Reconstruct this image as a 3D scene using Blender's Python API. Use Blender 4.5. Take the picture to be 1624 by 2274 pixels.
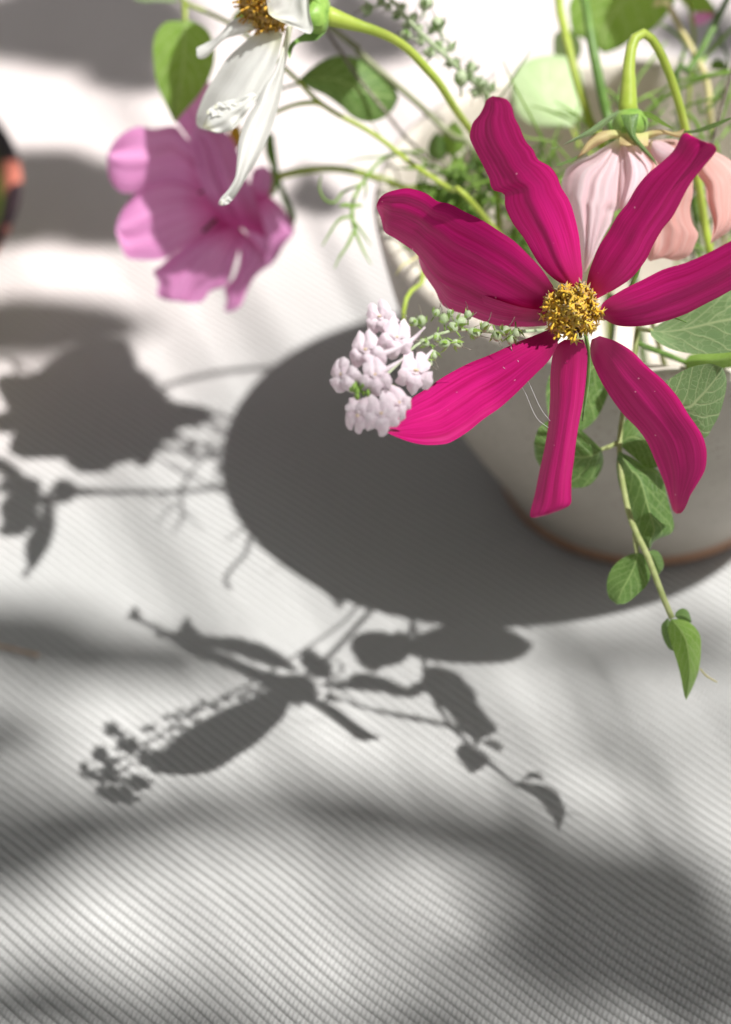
import bpy, math, random
import numpy as np
from mathutils import Vector
random.seed(7); rng = np.random.default_rng(7)
sc = bpy.context.scene
for o in list(bpy.data.objects): bpy.data.objects.remove(o)

# ---------------------------------------------------------------- camera, sky, sun, exposure
HC = 0.3394; TH = 0.7141; FPX = 5000.0; PW, PH = 1624.0, 2274.0
FOCUS = 0.389
SUNV = Vector((-0.4484, 0.1787, -1.0))            # the way the sunlight travels
cam_data = bpy.data.cameras.new('camera'); cam = bpy.data.objects.new('camera', cam_data)
sc.collection.objects.link(cam); sc.camera = cam
cam.location = (0, 0, HC); cam.rotation_euler = (math.pi/2 - TH, 0, 0)
cam_data.sensor_fit = 'VERTICAL'; cam_data.sensor_height = 36; cam_data.lens = FPX/PH*36
cam_data.clip_start = 0.01; cam_data.clip_end = 100
cam_data.dof.use_dof = True; cam_data.dof.focus_distance = FOCUS; cam_data.dof.aperture_fstop = 10.5
cam_data.dof.aperture_blades = 0
world = bpy.data.worlds.new('World'); sc.world = world; world.use_nodes = True
wn = world.node_tree.nodes; wl = world.node_tree.links; wn.clear()
sky = wn.new('ShaderNodeTexSky'); sky.sky_type = 'NISHITA'; sky.sun_disc = False
sky.sun_elevation = math.radians(64.2); sky.sun_rotation = math.atan2(-SUNV.x, -SUNV.y)
sky.dust_density = 3.0; sky.ozone_density = 0.6
bg = wn.new('ShaderNodeBackground'); bg.inputs['Strength'].default_value = 0.05
wo = wn.new('ShaderNodeOutputWorld'); hs = wn.new('ShaderNodeHueSaturation'); hs.inputs['Saturation'].default_value = 0.04; wl.new(sky.outputs[0], hs.inputs['Color']); wl.new(hs.outputs[0], bg.inputs[0]); wl.new(bg.outputs[0], wo.inputs[0])
sd = bpy.data.lights.new('sun', 'SUN'); sd.energy = 5.0; sd.angle = math.radians(0.53); sd.color = (1.0, 0.985, 0.96)
sun = bpy.data.objects.new('sun', sd); sc.collection.objects.link(sun)
sun.rotation_euler = SUNV.to_track_quat('-Z', 'Y').to_euler(); sun.location = (1.5, -0.6, 3.4)
sc.view_settings.view_transform = 'Standard'; sc.view_settings.look = 'None'
sc.view_settings.exposure = 0.36; sc.view_settings.gamma = 1
sc.view_settings.use_curve_mapping = False
sc.render.engine = 'CYCLES'
sc.cycles.transparent_max_bounces = 12

# ---------------------------------------------------------------- measured points -> space
RT = np.array([1., 0, 0]); FW = np.array([0, math.cos(TH), -math.sin(TH)]); UP = np.array([0, math.sin(TH), math.cos(TH)])
C0 = np.array([0, 0, HC])
def at(x, y, d):
    return C0 + d*(FW + RT*(x-PW/2)/FPX - UP*(y-PH/2)/FPX)
def ground(x, y, z=0.0):
    r = FW + RT*(x-PW/2)/FPX - UP*(y-PH/2)/FPX
    return C0 + r*((z-HC)/r[2])
def conv(ax, s, ay):
    return lambda *p: [(ax+s*q[0], ay+s*q[1]) for q in p]
A0 = conv(0, 1, 0); A1 = conv(779.5, .52, 0); A2 = conv(194.9, .44, 0); A3 = conv(1039.4, .4571, 584.6)
A4 = conv(714.6, .36, 584.6); A7 = conv(1169.3, .28, 0); A8 = conv(1299.2, .2, 747)
N1 = conv(584.6, .36, 0); N2 = conv(1234.2, .24, 194.9); N3 = conv(747, .22, 682)

# ---------------------------------------------------------------- materials
def mk(name):
    m = bpy.data.materials.new(name); m.use_nodes = True
    n = m.node_tree.nodes; l = m.node_tree.links; n.clear()
    return m, n, l, n.new('ShaderNodeOutputMaterial')
def val(n, l, op, a, b=None, c=None):
    q = n.new('ShaderNodeMath'); q.operation = op
    for i, v in enumerate((a, b, c)):
        if v is None: continue
        if isinstance(v, (int, float)): q.inputs[i].default_value = v
        else: l.new(v, q.inputs[i])
    return q.outputs[0]
def mixc(n, l, fac, a, b, blend='MIX'):
    q = n.new('ShaderNodeMix'); q.data_type = 'RGBA'; q.blend_type = blend
    for s, v in ((q.inputs[0], fac), (q.inputs[6], a), (q.inputs[7], b)):
        if isinstance(v, (int, float)): s.default_value = v
        elif isinstance(v, tuple): s.default_value = (*v, 1)
        else: l.new(v, s)
    return q.outputs[2]
def ramp(n, l, src, stops):
    r = n.new('ShaderNodeValToRGB'); e = r.color_ramp.elements
    while len(e) < len(stops): e.new(0.5)
    for k, (p, c) in enumerate(stops):
        e[k].position = p; e[k].color = (c, c, c, 1) if isinstance(c, (int, float)) else (*c, 1)
    l.new(src, r.inputs[0]); return r.outputs[0]
def noise(n, l, vec, scale, detail=3, rough=0.55):
    t = n.new('ShaderNodeTexNoise'); t.inputs['Scale'].default_value = scale
    t.inputs['Detail'].default_value = detail; t.inputs['Roughness'].default_value = rough
    if vec is not None: l.new(vec, t.inputs['Vector'])
    return t.outputs[0]
def thin(n, l, out, color, fac, rough=0.5, spec=0.3, bump=None, tcolor=None, sheen=0.0):
    p = n.new('ShaderNodeBsdfPrincipled'); p.inputs['Roughness'].default_value = rough
    p.inputs['Specular IOR Level'].default_value = spec; p.inputs['Sheen Weight'].default_value = sheen
    l.new(color, p.inputs['Base Color'])
    t = n.new('ShaderNodeBsdfTranslucent'); l.new(tcolor if tcolor is not None else color, t.inputs[0])
    if bump is not None: l.new(bump, p.inputs['Normal']); l.new(bump, t.inputs['Normal'])
    m = n.new('ShaderNodeMixShader'); m.inputs[0].default_value = fac
    l.new(p.outputs[0], m.inputs[1]); l.new(t.outputs[0], m.inputs[2]); l.new(m.outputs[0], out.inputs[0])
def petal_mat(name, c_dark, c_light, c_base, base_at=0.18, trans=0.3, c_tip=None, streak=26.0, speck=None, rough=0.5):
    m, n, l, out = mk(name)
    uv = n.new('ShaderNodeUVMap'); sep = n.new('ShaderNodeSeparateXYZ'); l.new(uv.outputs[0], sep.inputs[0])
    oi = n.new('ShaderNodeObjectInfo')
    cmb = n.new('ShaderNodeCombineXYZ'); l.new(val(n, l, 'MULTIPLY', sep.outputs[0], streak), cmb.inputs[0])
    l.new(val(n, l, 'MULTIPLY', sep.outputs[1], 1.6), cmb.inputs[1]); l.new(val(n, l, 'MULTIPLY', oi.outputs['Random'], 40), cmb.inputs[2])
    s = noise(n, l, cmb.outputs[0], 1.0, 4, 0.65)
    f = ramp(n, l, s, [(0.30, 0.0), (0.70, 1.0)])
    c = mixc(n, l, f, c_dark, c_light)
    b = ramp(n, l, val(n, l, 'ADD', sep.outputs[1], val(n, l, 'MULTIPLY', val(n, l, 'SUBTRACT', s, 0.5), 0.12)), [(base_at*0.35, 1.0), (base_at*1.6, 0.0)])
    c = mixc(n, l, b, c, c_base)
    if c_tip:
        tp = ramp(n, l, sep.outputs[1], [(0.82, 0.0), (1.0, 0.8)]); c = mixc(n, l, tp, c, c_tip)
    if speck:
        geo = n.new('ShaderNodeNewGeometry')
        v = n.new('ShaderNodeTexVoronoi'); v.inputs['Scale'].default_value = 420; l.new(geo.outputs['Position'], v.inputs['Vector'])
        d = ramp(n, l, v.outputs['Distance'], [(0.05, 1.0), (0.09, 0.0)])
        pick = n.new('ShaderNodeTexWhiteNoise'); l.new(v.outputs['Position'], pick.inputs['Vector'])
        d = val(n, l, 'MULTIPLY', d, ramp(n, l, pick.outputs['Value'], [(0.72, 0.0), (0.74, 0.6)]))
        c = mixc(n, l, d, c, speck)
    bp = n.new('ShaderNodeBump'); bp.inputs['Strength'].default_value = 0.07; bp.inputs['Distance'].default_value = 0.0002
    l.new(s, bp.inputs['Height'])
    thin(n, l, out, c, trans, rough, 0.25, bp.outputs[0], None, 0.03)
    return m
def leaf_mat(name, c_a, c_b, c_vein, trans=0.3, tcol=None, rough=0.42, nveins=7.0, veinw=1.0):
    m, n, l, out = mk(name)
    uv = n.new('ShaderNodeUVMap'); sep = n.new('ShaderNodeSeparateXYZ'); l.new(uv.outputs[0], sep.inputs[0])
    geo = n.new('ShaderNodeNewGeometry')
    nz = noise(n, l, geo.outputs['Position'], 260, 3)
    u2 = val(n, l, 'ABSOLUTE', val(n, l, 'SUBTRACT', sep.outputs[0], 0.5))
    wob = val(n, l, 'MULTIPLY', val(n, l, 'SUBTRACT', nz, 0.5), 0.10)
    mid = ramp(n, l, val(n, l, 'ADD', u2, 0), [(0.012*veinw, 1.0), (0.03*veinw, 0.0)])
    ph = val(n, l, 'FRACT', val(n, l, 'MULTIPLY', val(n, l, 'ADD', val(n, l, 'SUBTRACT', sep.outputs[1], val(n, l, 'MULTIPLY', val(n, l, 'POWER', u2, 1.0), 0.62)), wob), nveins))
    side = ramp(n, l, val(n, l, 'ABSOLUTE', val(n, l, 'SUBTRACT', ph, 0.5)), [(0.035, 0.8), (0.085, 0.0)])
    cm = n.new('ShaderNodeCombineXYZ'); l.new(val(n, l, 'MULTIPLY', sep.outputs[0], 9), cm.inputs[0]); l.new(val(n, l, 'MULTIPLY', sep.outputs[1], 15), cm.inputs[1])
    vo = n.new('ShaderNodeTexVoronoi'); vo.feature = 'DISTANCE_TO_EDGE'; vo.inputs['Scale'].default_value = 1.0; l.new(cm.outputs[0], vo.inputs['Vector'])
    net = ramp(n, l, vo.outputs['Distance'], [(0.015, 0.45), (0.06, 0.0)])
    v = val(n, l, 'MAXIMUM', val(n, l, 'MAXIMUM', mid, side), net)
    c = mixc(n, l, ramp(n, l, nz, [(0.3, 0.0), (0.7, 1.0)]), c_a, c_b)
    c = mixc(n, l, val(n, l, 'MULTIPLY', v, 0.75), c, c_vein)
    bp = n.new('ShaderNodeBump'); bp.inputs['Strength'].default_value = 0.5; bp.inputs['Distance'].default_value = 0.00025
    l.new(val(n, l, 'ADD', val(n, l, 'MULTIPLY', v, -1.0), val(n, l, 'MULTIPLY', nz, 0.5)), bp.inputs['Height'])
    tc = mixc(n, l, 0.65, c, tcol) if tcol else None
    thin(n, l, out, c, trans, rough, 0.35, bp.outputs[0], tc, 0.15)
    return m
def stem_mat(name, a, b, trans=0.15, rough=0.4, scale=300, spots=None):
    m, n, l, out = mk(name)
    geo = n.new('ShaderNodeNewGeometry')
    nz = noise(n, l, geo.outputs['Position'], scale, 3)
    c = mixc(n, l, ramp(n, l, nz, [(0.35, 0.0), (0.65, 1.0)]), a, b)
    if spots:
        n2 = noise(n, l, geo.outputs['Position'], scale*4, 2)
        c = mixc(n, l, ramp(n, l, n2, [(0.58, 0.0), (0.64, 0.8)]), c, spots)
    bp = n.new('ShaderNodeBump'); bp.inputs['Strength'].default_value = 0.25; bp.inputs['Distance'].default_value = 0.0002
    l.new(nz, bp.inputs['Height'])
    thin(n, l, out, c, trans, rough, 0.35, bp.outputs[0], None, 0.2)
    return m

M = {}
M['crimson'] = petal_mat('crimson_petal', (0.37, 0.002, 0.088), (0.60, 0.010, 0.195), (0.42, 0.012, 0.12), 0.15, 0.14, None, 22, (0.95, 0.45, 0.6), 0.44)
M['white'] = petal_mat('white_petal', (0.76, 0.76, 0.71), (0.86, 0.86, 0.83), (0.80, 0.80, 0.60), 0.12, 0.34, None, 18)
M['pink'] = petal_mat('pink_petal', (0.68, 0.22, 0.50), (0.82, 0.38, 0.68), (0.66, 0.10, 0.36), 0.22, 0.45, (0.86, 0.48, 0.76), 16)
M['blush'] = petal_mat('blush_petal', (0.84, 0.55, 0.60), (0.90, 0.77, 0.81), (0.84, 0.77, 0.48), 0.06, 0.36, (0.84, 0.50, 0.46), 13)
M['salmon'] = petal_mat('salmon_petal', (0.80, 0.38, 0.34), (0.84, 0.56, 0.52), (0.82, 0.60, 0.55), 0.1, 0.36, None, 13)
M['dry'] = petal_mat('dry_petal', (0.55, 0.40, 0.20), (0.72, 0.62, 0.32), (0.62, 0.62, 0.25), 0.2, 0.3, (0.45, 0.22, 0.16), 10)
M['lilac'] = petal_mat('lilac_floret', (0.72, 0.58, 0.65), (0.82, 0.75, 0.785), (0.90, 0.88, 0.80), 0.2, 0.24, None, 6)
M['leaf'] = leaf_mat('vine_leaf', (0.075, 0.155, 0.035), (0.115, 0.215, 0.055), (0.34, 0.46, 0.17), 0.28, (0.30, 0.50, 0.06))
M['leaf_back'] = leaf_mat('vine_leaf_underside', (0.13, 0.22, 0.09), (0.18, 0.28, 0.12), (0.42, 0.50, 0.26), 0.25, (0.30, 0.50, 0.08), 0.6)
M['leaf_bright'] = leaf_mat('bright_leaf', (0.17, 0.31, 0.045), (0.25, 0.42, 0.08), (0.46, 0.58, 0.24), 0.42, (0.36, 0.58, 0.06))
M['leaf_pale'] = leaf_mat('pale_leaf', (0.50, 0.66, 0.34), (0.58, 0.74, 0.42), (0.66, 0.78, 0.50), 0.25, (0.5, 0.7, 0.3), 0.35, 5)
M['stem_lime'] = stem_mat('lime_stem', (0.42, 0.55, 0.07), (0.52, 0.62, 0.11), 0.25)
M['stem_green'] = stem_mat('green_stem', (0.10, 0.20, 0.035), (0.17, 0.31, 0.06), 0.15)
M['stem_olive'] = stem_mat('olive_stem', (0.24, 0.26, 0.13), (0.34, 0.37, 0.21), 0.1)
M['stem_brown'] = stem_mat('brown_stem', (0.10, 0.085, 0.06), (0.22, 0.19, 0.14), 0.0, 0.6, 500, (0.5, 0.46, 0.4))
M['stem_straw'] = stem_mat('straw_stem', (0.62, 0.55, 0.24), (0.72, 0.66, 0.34), 0.15)
M['stem_fuzzy'] = stem_mat('fuzzy_stem', (0.34, 0.40, 0.14), (0.46, 0.50, 0.22), 0.2, 0.7, 700)
M['feather'] = stem_mat('feathery_leaf', (0.24, 0.42, 0.06), (0.38, 0.58, 0.13), 0.38)
M['calyx'] = stem_mat('green_calyx', (0.22, 0.42, 0.07), (0.34, 0.54, 0.11), 0.25, 0.4, 450)
M['pod'] = stem_mat('pale_green_pod', (0.36, 0.46, 0.24), (0.52, 0.60, 0.40), 0.2, 0.5, 600)
M['gold'] = stem_mat('golden_floret', (0.88, 0.54, 0.02), (0.95, 0.70, 0.08), 0.3, 0.5, 900)
M['amber'] = stem_mat('amber_floret', (0.66, 0.32, 0.015), (0.86, 0.54, 0.06), 0.1, 0.45, 900)
M['anther'] = stem_mat('dark_anther', (0.05, 0.02, 0.012), (0.12, 0.05, 0.02), 0.0)
M['core'] = stem_mat('flower_core', (0.60, 0.32, 0.012), (0.74, 0.46, 0.03), 0.0, 0.6, 900)
M['palate'] = stem_mat('floret_palate', (0.82, 0.58, 0.34), (0.86, 0.74, 0.50), 0.2)
M['silk'] = stem_mat('spider_silk', (0.8, 0.8, 0.8), (0.85, 0.85, 0.85), 0.3)
M['canopy'] = leaf_mat('tree_leaf', (0.05, 0.10, 0.025), (0.09, 0.16, 0.04), (0.2, 0.3, 0.1), 0.12)
M['bark'] = stem_mat('tree_bark', (0.10, 0.08, 0.06), (0.2, 0.16, 0.12), 0.0, 0.9, 30)
# glazed stoneware
def clay_mat(name, a, b, fleck, rough=0.55, spec=0.35):
    m, n, l, out = mk(name); geo = n.new('ShaderNodeNewGeometry')
    n1 = noise(n, l, geo.outputs['Position'], 55, 5, 0.6); n2 = noise(n, l, geo.outputs['Position'], 900, 2, 0.5)
    c = mixc(n, l, ramp(n, l, n1, [(0.3, 0.0), (0.7, 1.0)]), a, b)
    c = mixc(n, l, ramp(n, l, n2, [(0.62, 0.0), (0.70, 0.55)]), c, fleck)
    v = n.new('ShaderNodeTexVoronoi'); v.inputs['Scale'].default_value = 300; l.new(geo.outputs['Position'], v.inputs['Vector'])
    pk = n.new('ShaderNodeTexWhiteNoise'); l.new(v.outputs['Position'], pk.inputs['Vector'])
    dots = val(n, l, 'MULTIPLY', ramp(n, l, v.outputs['Distance'], [(0.10, 1.0), (0.17, 0.0)]), ramp(n, l, pk.outputs['Value'], [(0.80, 0.0), (0.82, 0.7)]))
    c = mixc(n, l, dots, c, fleck)
    p = n.new('ShaderNodeBsdfPrincipled'); l.new(c, p.inputs['Base Color']); p.inputs['Roughness'].default_value = rough
    p.inputs['Specular IOR Level'].default_value = spec
    bp = n.new('ShaderNodeBump'); bp.inputs['Strength'].default_value = 0.25; bp.inputs['Distance'].default_value = 0.0004
    l.new(val(n, l, 'ADD', n1, val(n, l, 'MULTIPLY', n2, 0.3)), bp.inputs['Height']); l.new(bp.outputs[0], p.inputs['Normal'])
    l.new(p.outputs[0], out.inputs[0]); return m
M['glaze'] = clay_mat('stoneware_glaze', (0.345, 0.312, 0.268), (0.41, 0.375, 0.325), (0.18, 0.145, 0.11))
M['cream'] = clay_mat('cream_glaze', (0.60, 0.545, 0.475), (0.68, 0.625, 0.555), (0.42, 0.34, 0.27), 0.45)
M['clay'] = clay_mat('bare_clay', (0.30, 0.16, 0.10), (0.38, 0.22, 0.14), (0.18, 0.10, 0.07), 0.8, 0.2)
M['green_glaze'] = clay_mat('green_glaze', (0.09, 0.12, 0.02), (0.16, 0.20, 0.04), (0.06, 0.08, 0.02), 0.35, 0.5)
def rim_mat():
    m, n, l, out = mk('mottled_rim'); geo = n.new('ShaderNodeNewGeometry')
    v = noise(n, l, geo.outputs['Position'], 62, 1, 0.4)
    c = mixc(n, l, ramp(n, l, v, [(0.50, 0.0), (0.54, 1.0)]), (0.025, 0.012, 0.016), (0.55, 0.17, 0.12))
    p = n.new('ShaderNodeBsdfPrincipled'); l.new(c, p.inputs['Base Color']); p.inputs['Roughness'].default_value = 0.4
    l.new(p.outputs[0], out.inputs[0]); return m
M['mottled'] = rim_mat()
# ribbed cotton: rib and stitch relief, thread colour, a rosier far part, lightened in colour to imitate overexposed light
RA = math.radians(44.0); RIB = 0.00190; STI = 0.0114/11
def cloth_mat():
    m, n, l, out = mk('ribbed_cotton'); geo = n.new('ShaderNodeNewGeometry')
    sp = n.new('ShaderNodeSeparateXYZ'); l.new(geo.outputs['Position'], sp.inputs[0]); x, y = sp.outputs[0], sp.outputs[1]
    s = val(n, l, 'ADD', val(n, l, 'MULTIPLY', x, math.sin(RA)), val(n, l, 'MULTIPLY', y, math.cos(RA)))
    t = val(n, l, 'SUBTRACT', val(n, l, 'MULTIPLY', x, math.cos(RA)), val(n, l, 'MULTIPLY', y, math.sin(RA)))
    rib = val(n, l, 'ABSOLUTE', val(n, l, 'SINE', val(n, l, 'MULTIPLY', s, math.pi/RIB)))
    st = val(n, l, 'SINE', val(n, l, 'ADD', val(n, l, 'MULTIPLY', t, 2*math.pi/STI), val(n, l, 'MULTIPLY', s, math.pi/RIB*1.3)))
    fine = noise(n, l, geo.outputs['Position'], 2600, 3, 0.6)
    big = noise(n, l, geo.outputs['Position'], 18, 3, 0.5)
    mid = noise(n, l, geo.outputs['Position'], 420, 2, 0.5)
    c = mixc(n, l, ramp(n, l, fine, [(0.3, 0.0), (0.7, 1.0)]), (0.46, 0.459, 0.450), (0.59, 0.588, 0.580))
    c = mixc(n, l, val(n, l, 'MULTIPLY', mid, 0.22), c, (0.45, 0.45, 0.425))
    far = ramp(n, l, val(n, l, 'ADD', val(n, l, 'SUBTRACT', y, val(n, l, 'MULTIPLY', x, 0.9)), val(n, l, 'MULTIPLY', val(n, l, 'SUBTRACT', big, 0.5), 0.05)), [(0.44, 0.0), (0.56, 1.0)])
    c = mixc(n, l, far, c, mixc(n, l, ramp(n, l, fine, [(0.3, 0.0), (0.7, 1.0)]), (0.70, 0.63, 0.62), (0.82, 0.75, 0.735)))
    h = val(n, l, 'ADD', val(n, l, 'MULTIPLY', rib, 0.5), val(n, l, 'ADD', val(n, l, 'MULTIPLY', st, 0.16), val(n, l, 'MULTIPLY', fine, 0.35)))
    bp = n.new('ShaderNodeBump'); bp.inputs['Strength'].default_value = 0.4; bp.inputs['Distance'].default_value = 0.00024
    l.new(h, bp.inputs['Height'])
    p = n.new('ShaderNodeBsdfPrincipled'); l.new(c, p.inputs['Base Color']); p.inputs['Roughness'].default_value = 0.9
    p.inputs['Specular IOR Level'].default_value = 0.1; p.inputs['Sheen Weight'].default_value = 0.25; p.inputs['Sheen Roughness'].default_value = 0.5
    l.new(bp.outputs[0], p.inputs['Normal']); l.new(p.outputs[0], out.inputs[0]); return m
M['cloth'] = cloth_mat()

# ---------------------------------------------------------------- mesh helpers
def obj(name, verts, faces, mat, parent=None, uv=None, smooth=True, mats=None, midx=None):
    v = np.asarray(verts, float)
    if parent is not None: v = v - np.array(parent.location) - (np.array(parent.parent.location) if parent.parent else 0)
    me = bpy.data.meshes.new(name); me.from_pydata(v.tolist(), [], faces)
    for mm in (mats if mats else [mat]): me.materials.append(mm)
    if midx is not None: me.polygons.foreach_set('material_index', midx)
    if smooth: me.polygons.foreach_set('use_smooth', [True]*len(me.polygons))
    if uv is not None:
        lay = me.uv_layers.new(name='UVMap'); li = np.zeros(len(me.loops), dtype=np.int32); me.loops.foreach_get('vertex_index', li)
        lay.data.foreach_set('uv', np.asarray(uv, np.float32)[li].ravel())
    me.update(); o = bpy.data.objects.new(name, me); sc.collection.objects.link(o)
    if parent is not None: o.parent = parent
    return o
def thing(name, label, cat, loc, group=None):
    o = bpy.data.objects.new(name, None); o.empty_display_size = 0.005; o.location = [float(q) for q in loc]; sc.collection.objects.link(o)
    o['label'] = label; o['category'] = cat
    if group: o['group'] = group
    return o
def tag(o, label, cat, group=None):
    o['label'] = label; o['category'] = cat
    if group: o['group'] = group
    return o
def smooth_line(P, n, dense=12):
    P = np.asarray(P, float)
    if len(P) == 2: Q = np.linspace(P[0], P[1], 24)
    else:
        E = np.vstack([2*P[0]-P[1], P, 2*P[-1]-P[-2]]); out = []
        for i in range(1, len(E)-2):
            p0, p1, p2, p3 = E[i-1], E[i], E[i+1], E[i+2]
            t = np.linspace(0, 1, dense, endpoint=False)[:, None]
            out.append(0.5*((2*p1)+(-p0+p2)*t+(2*p0-5*p1+4*p2-p3)*t*t+(-p0+3*p1-3*p2+p3)*t**3))
        Q = np.vstack(out+[P[-1:]])
    d = np.r_[0, np.cumsum(np.linalg.norm(np.diff(Q, axis=0), axis=1))]
    u = np.linspace(0, d[-1], n)
    return np.stack([np.interp(u, d, Q[:, k]) for k in range(Q.shape[1])], 1)
def tube_vf(P, R, seg=8, base=0, cap=True):
    P = np.asarray(P, float); n = len(P); R = np.broadcast_to(np.asarray(R, float), (n,)) if np.ndim(R) == 0 else np.asarray(R, float)
    T = np.gradient(P, axis=0); T /= np.linalg.norm(T, axis=1)[:, None]+1e-12
    ref = np.array([0.3, 0.2, 0.93]); a = np.cross(T[0], ref); a /= np.linalg.norm(a); V = []
    for i in range(n):
        a = a - T[i]*(a@T[i]); a /= np.linalg.norm(a)+1e-12; b = np.cross(T[i], a)
        for k in range(seg):
            q = 2*math.pi*k/seg; V.append(P[i]+R[i]*(a*math.cos(q)+b*math.sin(q)))
    F = []
    for i in range(n-1):
        for k in range(seg):
            k2 = (k+1) % seg; F.append((base+i*seg+k, base+i*seg+k2, base+(i+1)*seg+k2, base+(i+1)*seg+k))
    if cap:
        F.append(tuple(base+k for k in range(seg))[::-1]); F.append(tuple(base+(n-1)*seg+k for k in range(seg)))
    return V, F
class MB:
    def __init__(s): s.v = []; s.f = []; s.m = []
    def add(s, V, F, mi=0):
        b = len(s.v); s.v.extend([tuple(q) for q in V]); s.f.extend([tuple(b+i for i in q) for q in F]); s.m.extend([mi]*len(F))
    def tube(s, P, R, seg=6, mi=0, n=None):
        P = np.asarray(P, float)
        if n: 
            R = np.interp(np.linspace(0, 1, n), np.linspace(0, 1, len(R)), R) if np.ndim(R) else R
            P = smooth_line(P, n)
        V, F = tube_vf(P, R, seg); s.add(V, F, mi)
    def ball(s, c, rx, ry=None, rz=None, axes=None, nu=8, nv=6, mi=0):
        ry = ry or rx; rz = rz or rx; X, Y, Z = axes if axes is not None else (RT, UP, -FW); V = []; F = []
        for j in range(nv+1):
            ph = math.pi*j/nv
            for i in range(nu):
                a = 2*math.pi*i/nu
                V.append(np.asarray(c)+X*rx*math.sin(ph)*math.cos(a)+Y*ry*math.sin(ph)*math.sin(a)+Z*rz*math.cos(ph))
        for j in range(nv):
            for i in range(nu):
                i2 = (i+1) % nu; F.append((j*nu+i, (j+1)*nu+i, (j+1)*nu+i2, j*nu+i2))
        s.add(V, F, mi)
    def build(s, name, mats, parent=None):
        if not isinstance(mats, (list, tuple)): mats = [mats]
        return obj(name, s.v, s.f, None, parent, None, True, mats, s.m)
def stem(name, pts, width, mat, parent, n=28, seg=9):
    """pts: (px, py, depth) or 3-vectors flagged by a leading None; width in px at that depth"""
    P = []; D = []
    for q in pts:
        if q[0] is None: P.append(np.array(q[1:])); D.append(None)
        else: P.append(at(*q)); D.append(q[2])
    last = [d for d in D if d][-1]
    w = np.interp(np.linspace(0, 1, n), np.linspace(0, 1, len(width)), width) if np.ndim(width) else np.full(n, width)
    P = smooth_line(P, n); R = w*last/FPX/2
    jit = 1+0.05*np.sin(np.linspace(0, 17, n)+len(name))
    V, F = tube_vf(P, R*jit, seg); return obj(name, V, F, mat, parent)
def sheet(name, L, R, d0, d1, mat, parent, nu=14, nv=40, cup=0.0, tilt=0.0, fold=0.0, ridge=0.0, nr=4, wave=0.0, wf=2.0, bend=0.0, curl=0.0, dfun=None, seed=None):
    """a thin curved blade between two measured edges; depth runs from d0 at the base to d1 at the tip"""
    L = smooth_line(L, nv); R = smooth_line(R, nv)
    r = np.random.default_rng(len(name)*37 if seed is None else seed); ph = r.uniform(0, 6, 4)
    u = np.linspace(0, 1, nu)[None, :, None]; P = L[:, None, :]*(1-u)+R[:, None, :]*u
    v = np.linspace(0, 1, nv)[:, None]; uu = np.linspace(0, 1, nu)[None, :]
    w = np.sin(np.pi*np.clip(v, 0.0, 1))**0.5
    d = d0+(d1-d0)*v + tilt*(uu-0.5) + bend*np.sin(np.pi*v) + curl*np.clip((v-0.75)/0.25, 0, 1)**2
    d = d - cup*(1-(2*uu-1)**2)*w + fold*np.abs(2*uu-1)*w
    prof = 0.55*np.sin(2*np.pi*(nr*0.33*uu+ph[0])+0.5*v)+0.35*np.sin(2*np.pi*(nr*0.71*uu+ph[2])+0.9*np.sin(3*v))+0.35*np.abs(np.sin(np.pi*(nr*1.1*uu+ph[3])))
    d = d - ridge*prof*np.clip(v*4, 0, 1)*np.clip((1-v)*6, 0.25, 1)
    d = d + wave*np.sin(2*np.pi*wf*v+ph[1]+(uu > .5)*1.7)*np.abs(2*uu-1)**1.5
    if dfun is not None: d = d + dfun(uu, v)
    V = C0 + d[..., None]*(FW + RT*((P[..., 0:1]-PW/2)/FPX) - UP*((P[..., 1:2]-PH/2)/FPX))
    V = V.reshape(-1, 3)
    F = [(i*nu+j, i*nu+j+1, (i+1)*nu+j+1, (i+1)*nu+j) for i in range(nv-1) for j in range(nu-1)]
    uvs = np.stack([np.broadcast_to(uu, (nv, nu)), np.broadcast_to(v, (nv, nu))], -1).reshape(-1, 2)
    return obj(name, V, F, mat, parent, uvs)
def leaf(name, pts, d0, d1, mat, parent, **k):
    """closed outline, first point the stalk end, k['tip'] the index of the tip"""
    tip = k.pop('tip'); L = pts[:tip+1]; R = [pts[0]]+pts[:tip-1:-1]
    return sheet(name, L, R, d0, d1, mat, parent, **k)

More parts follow.
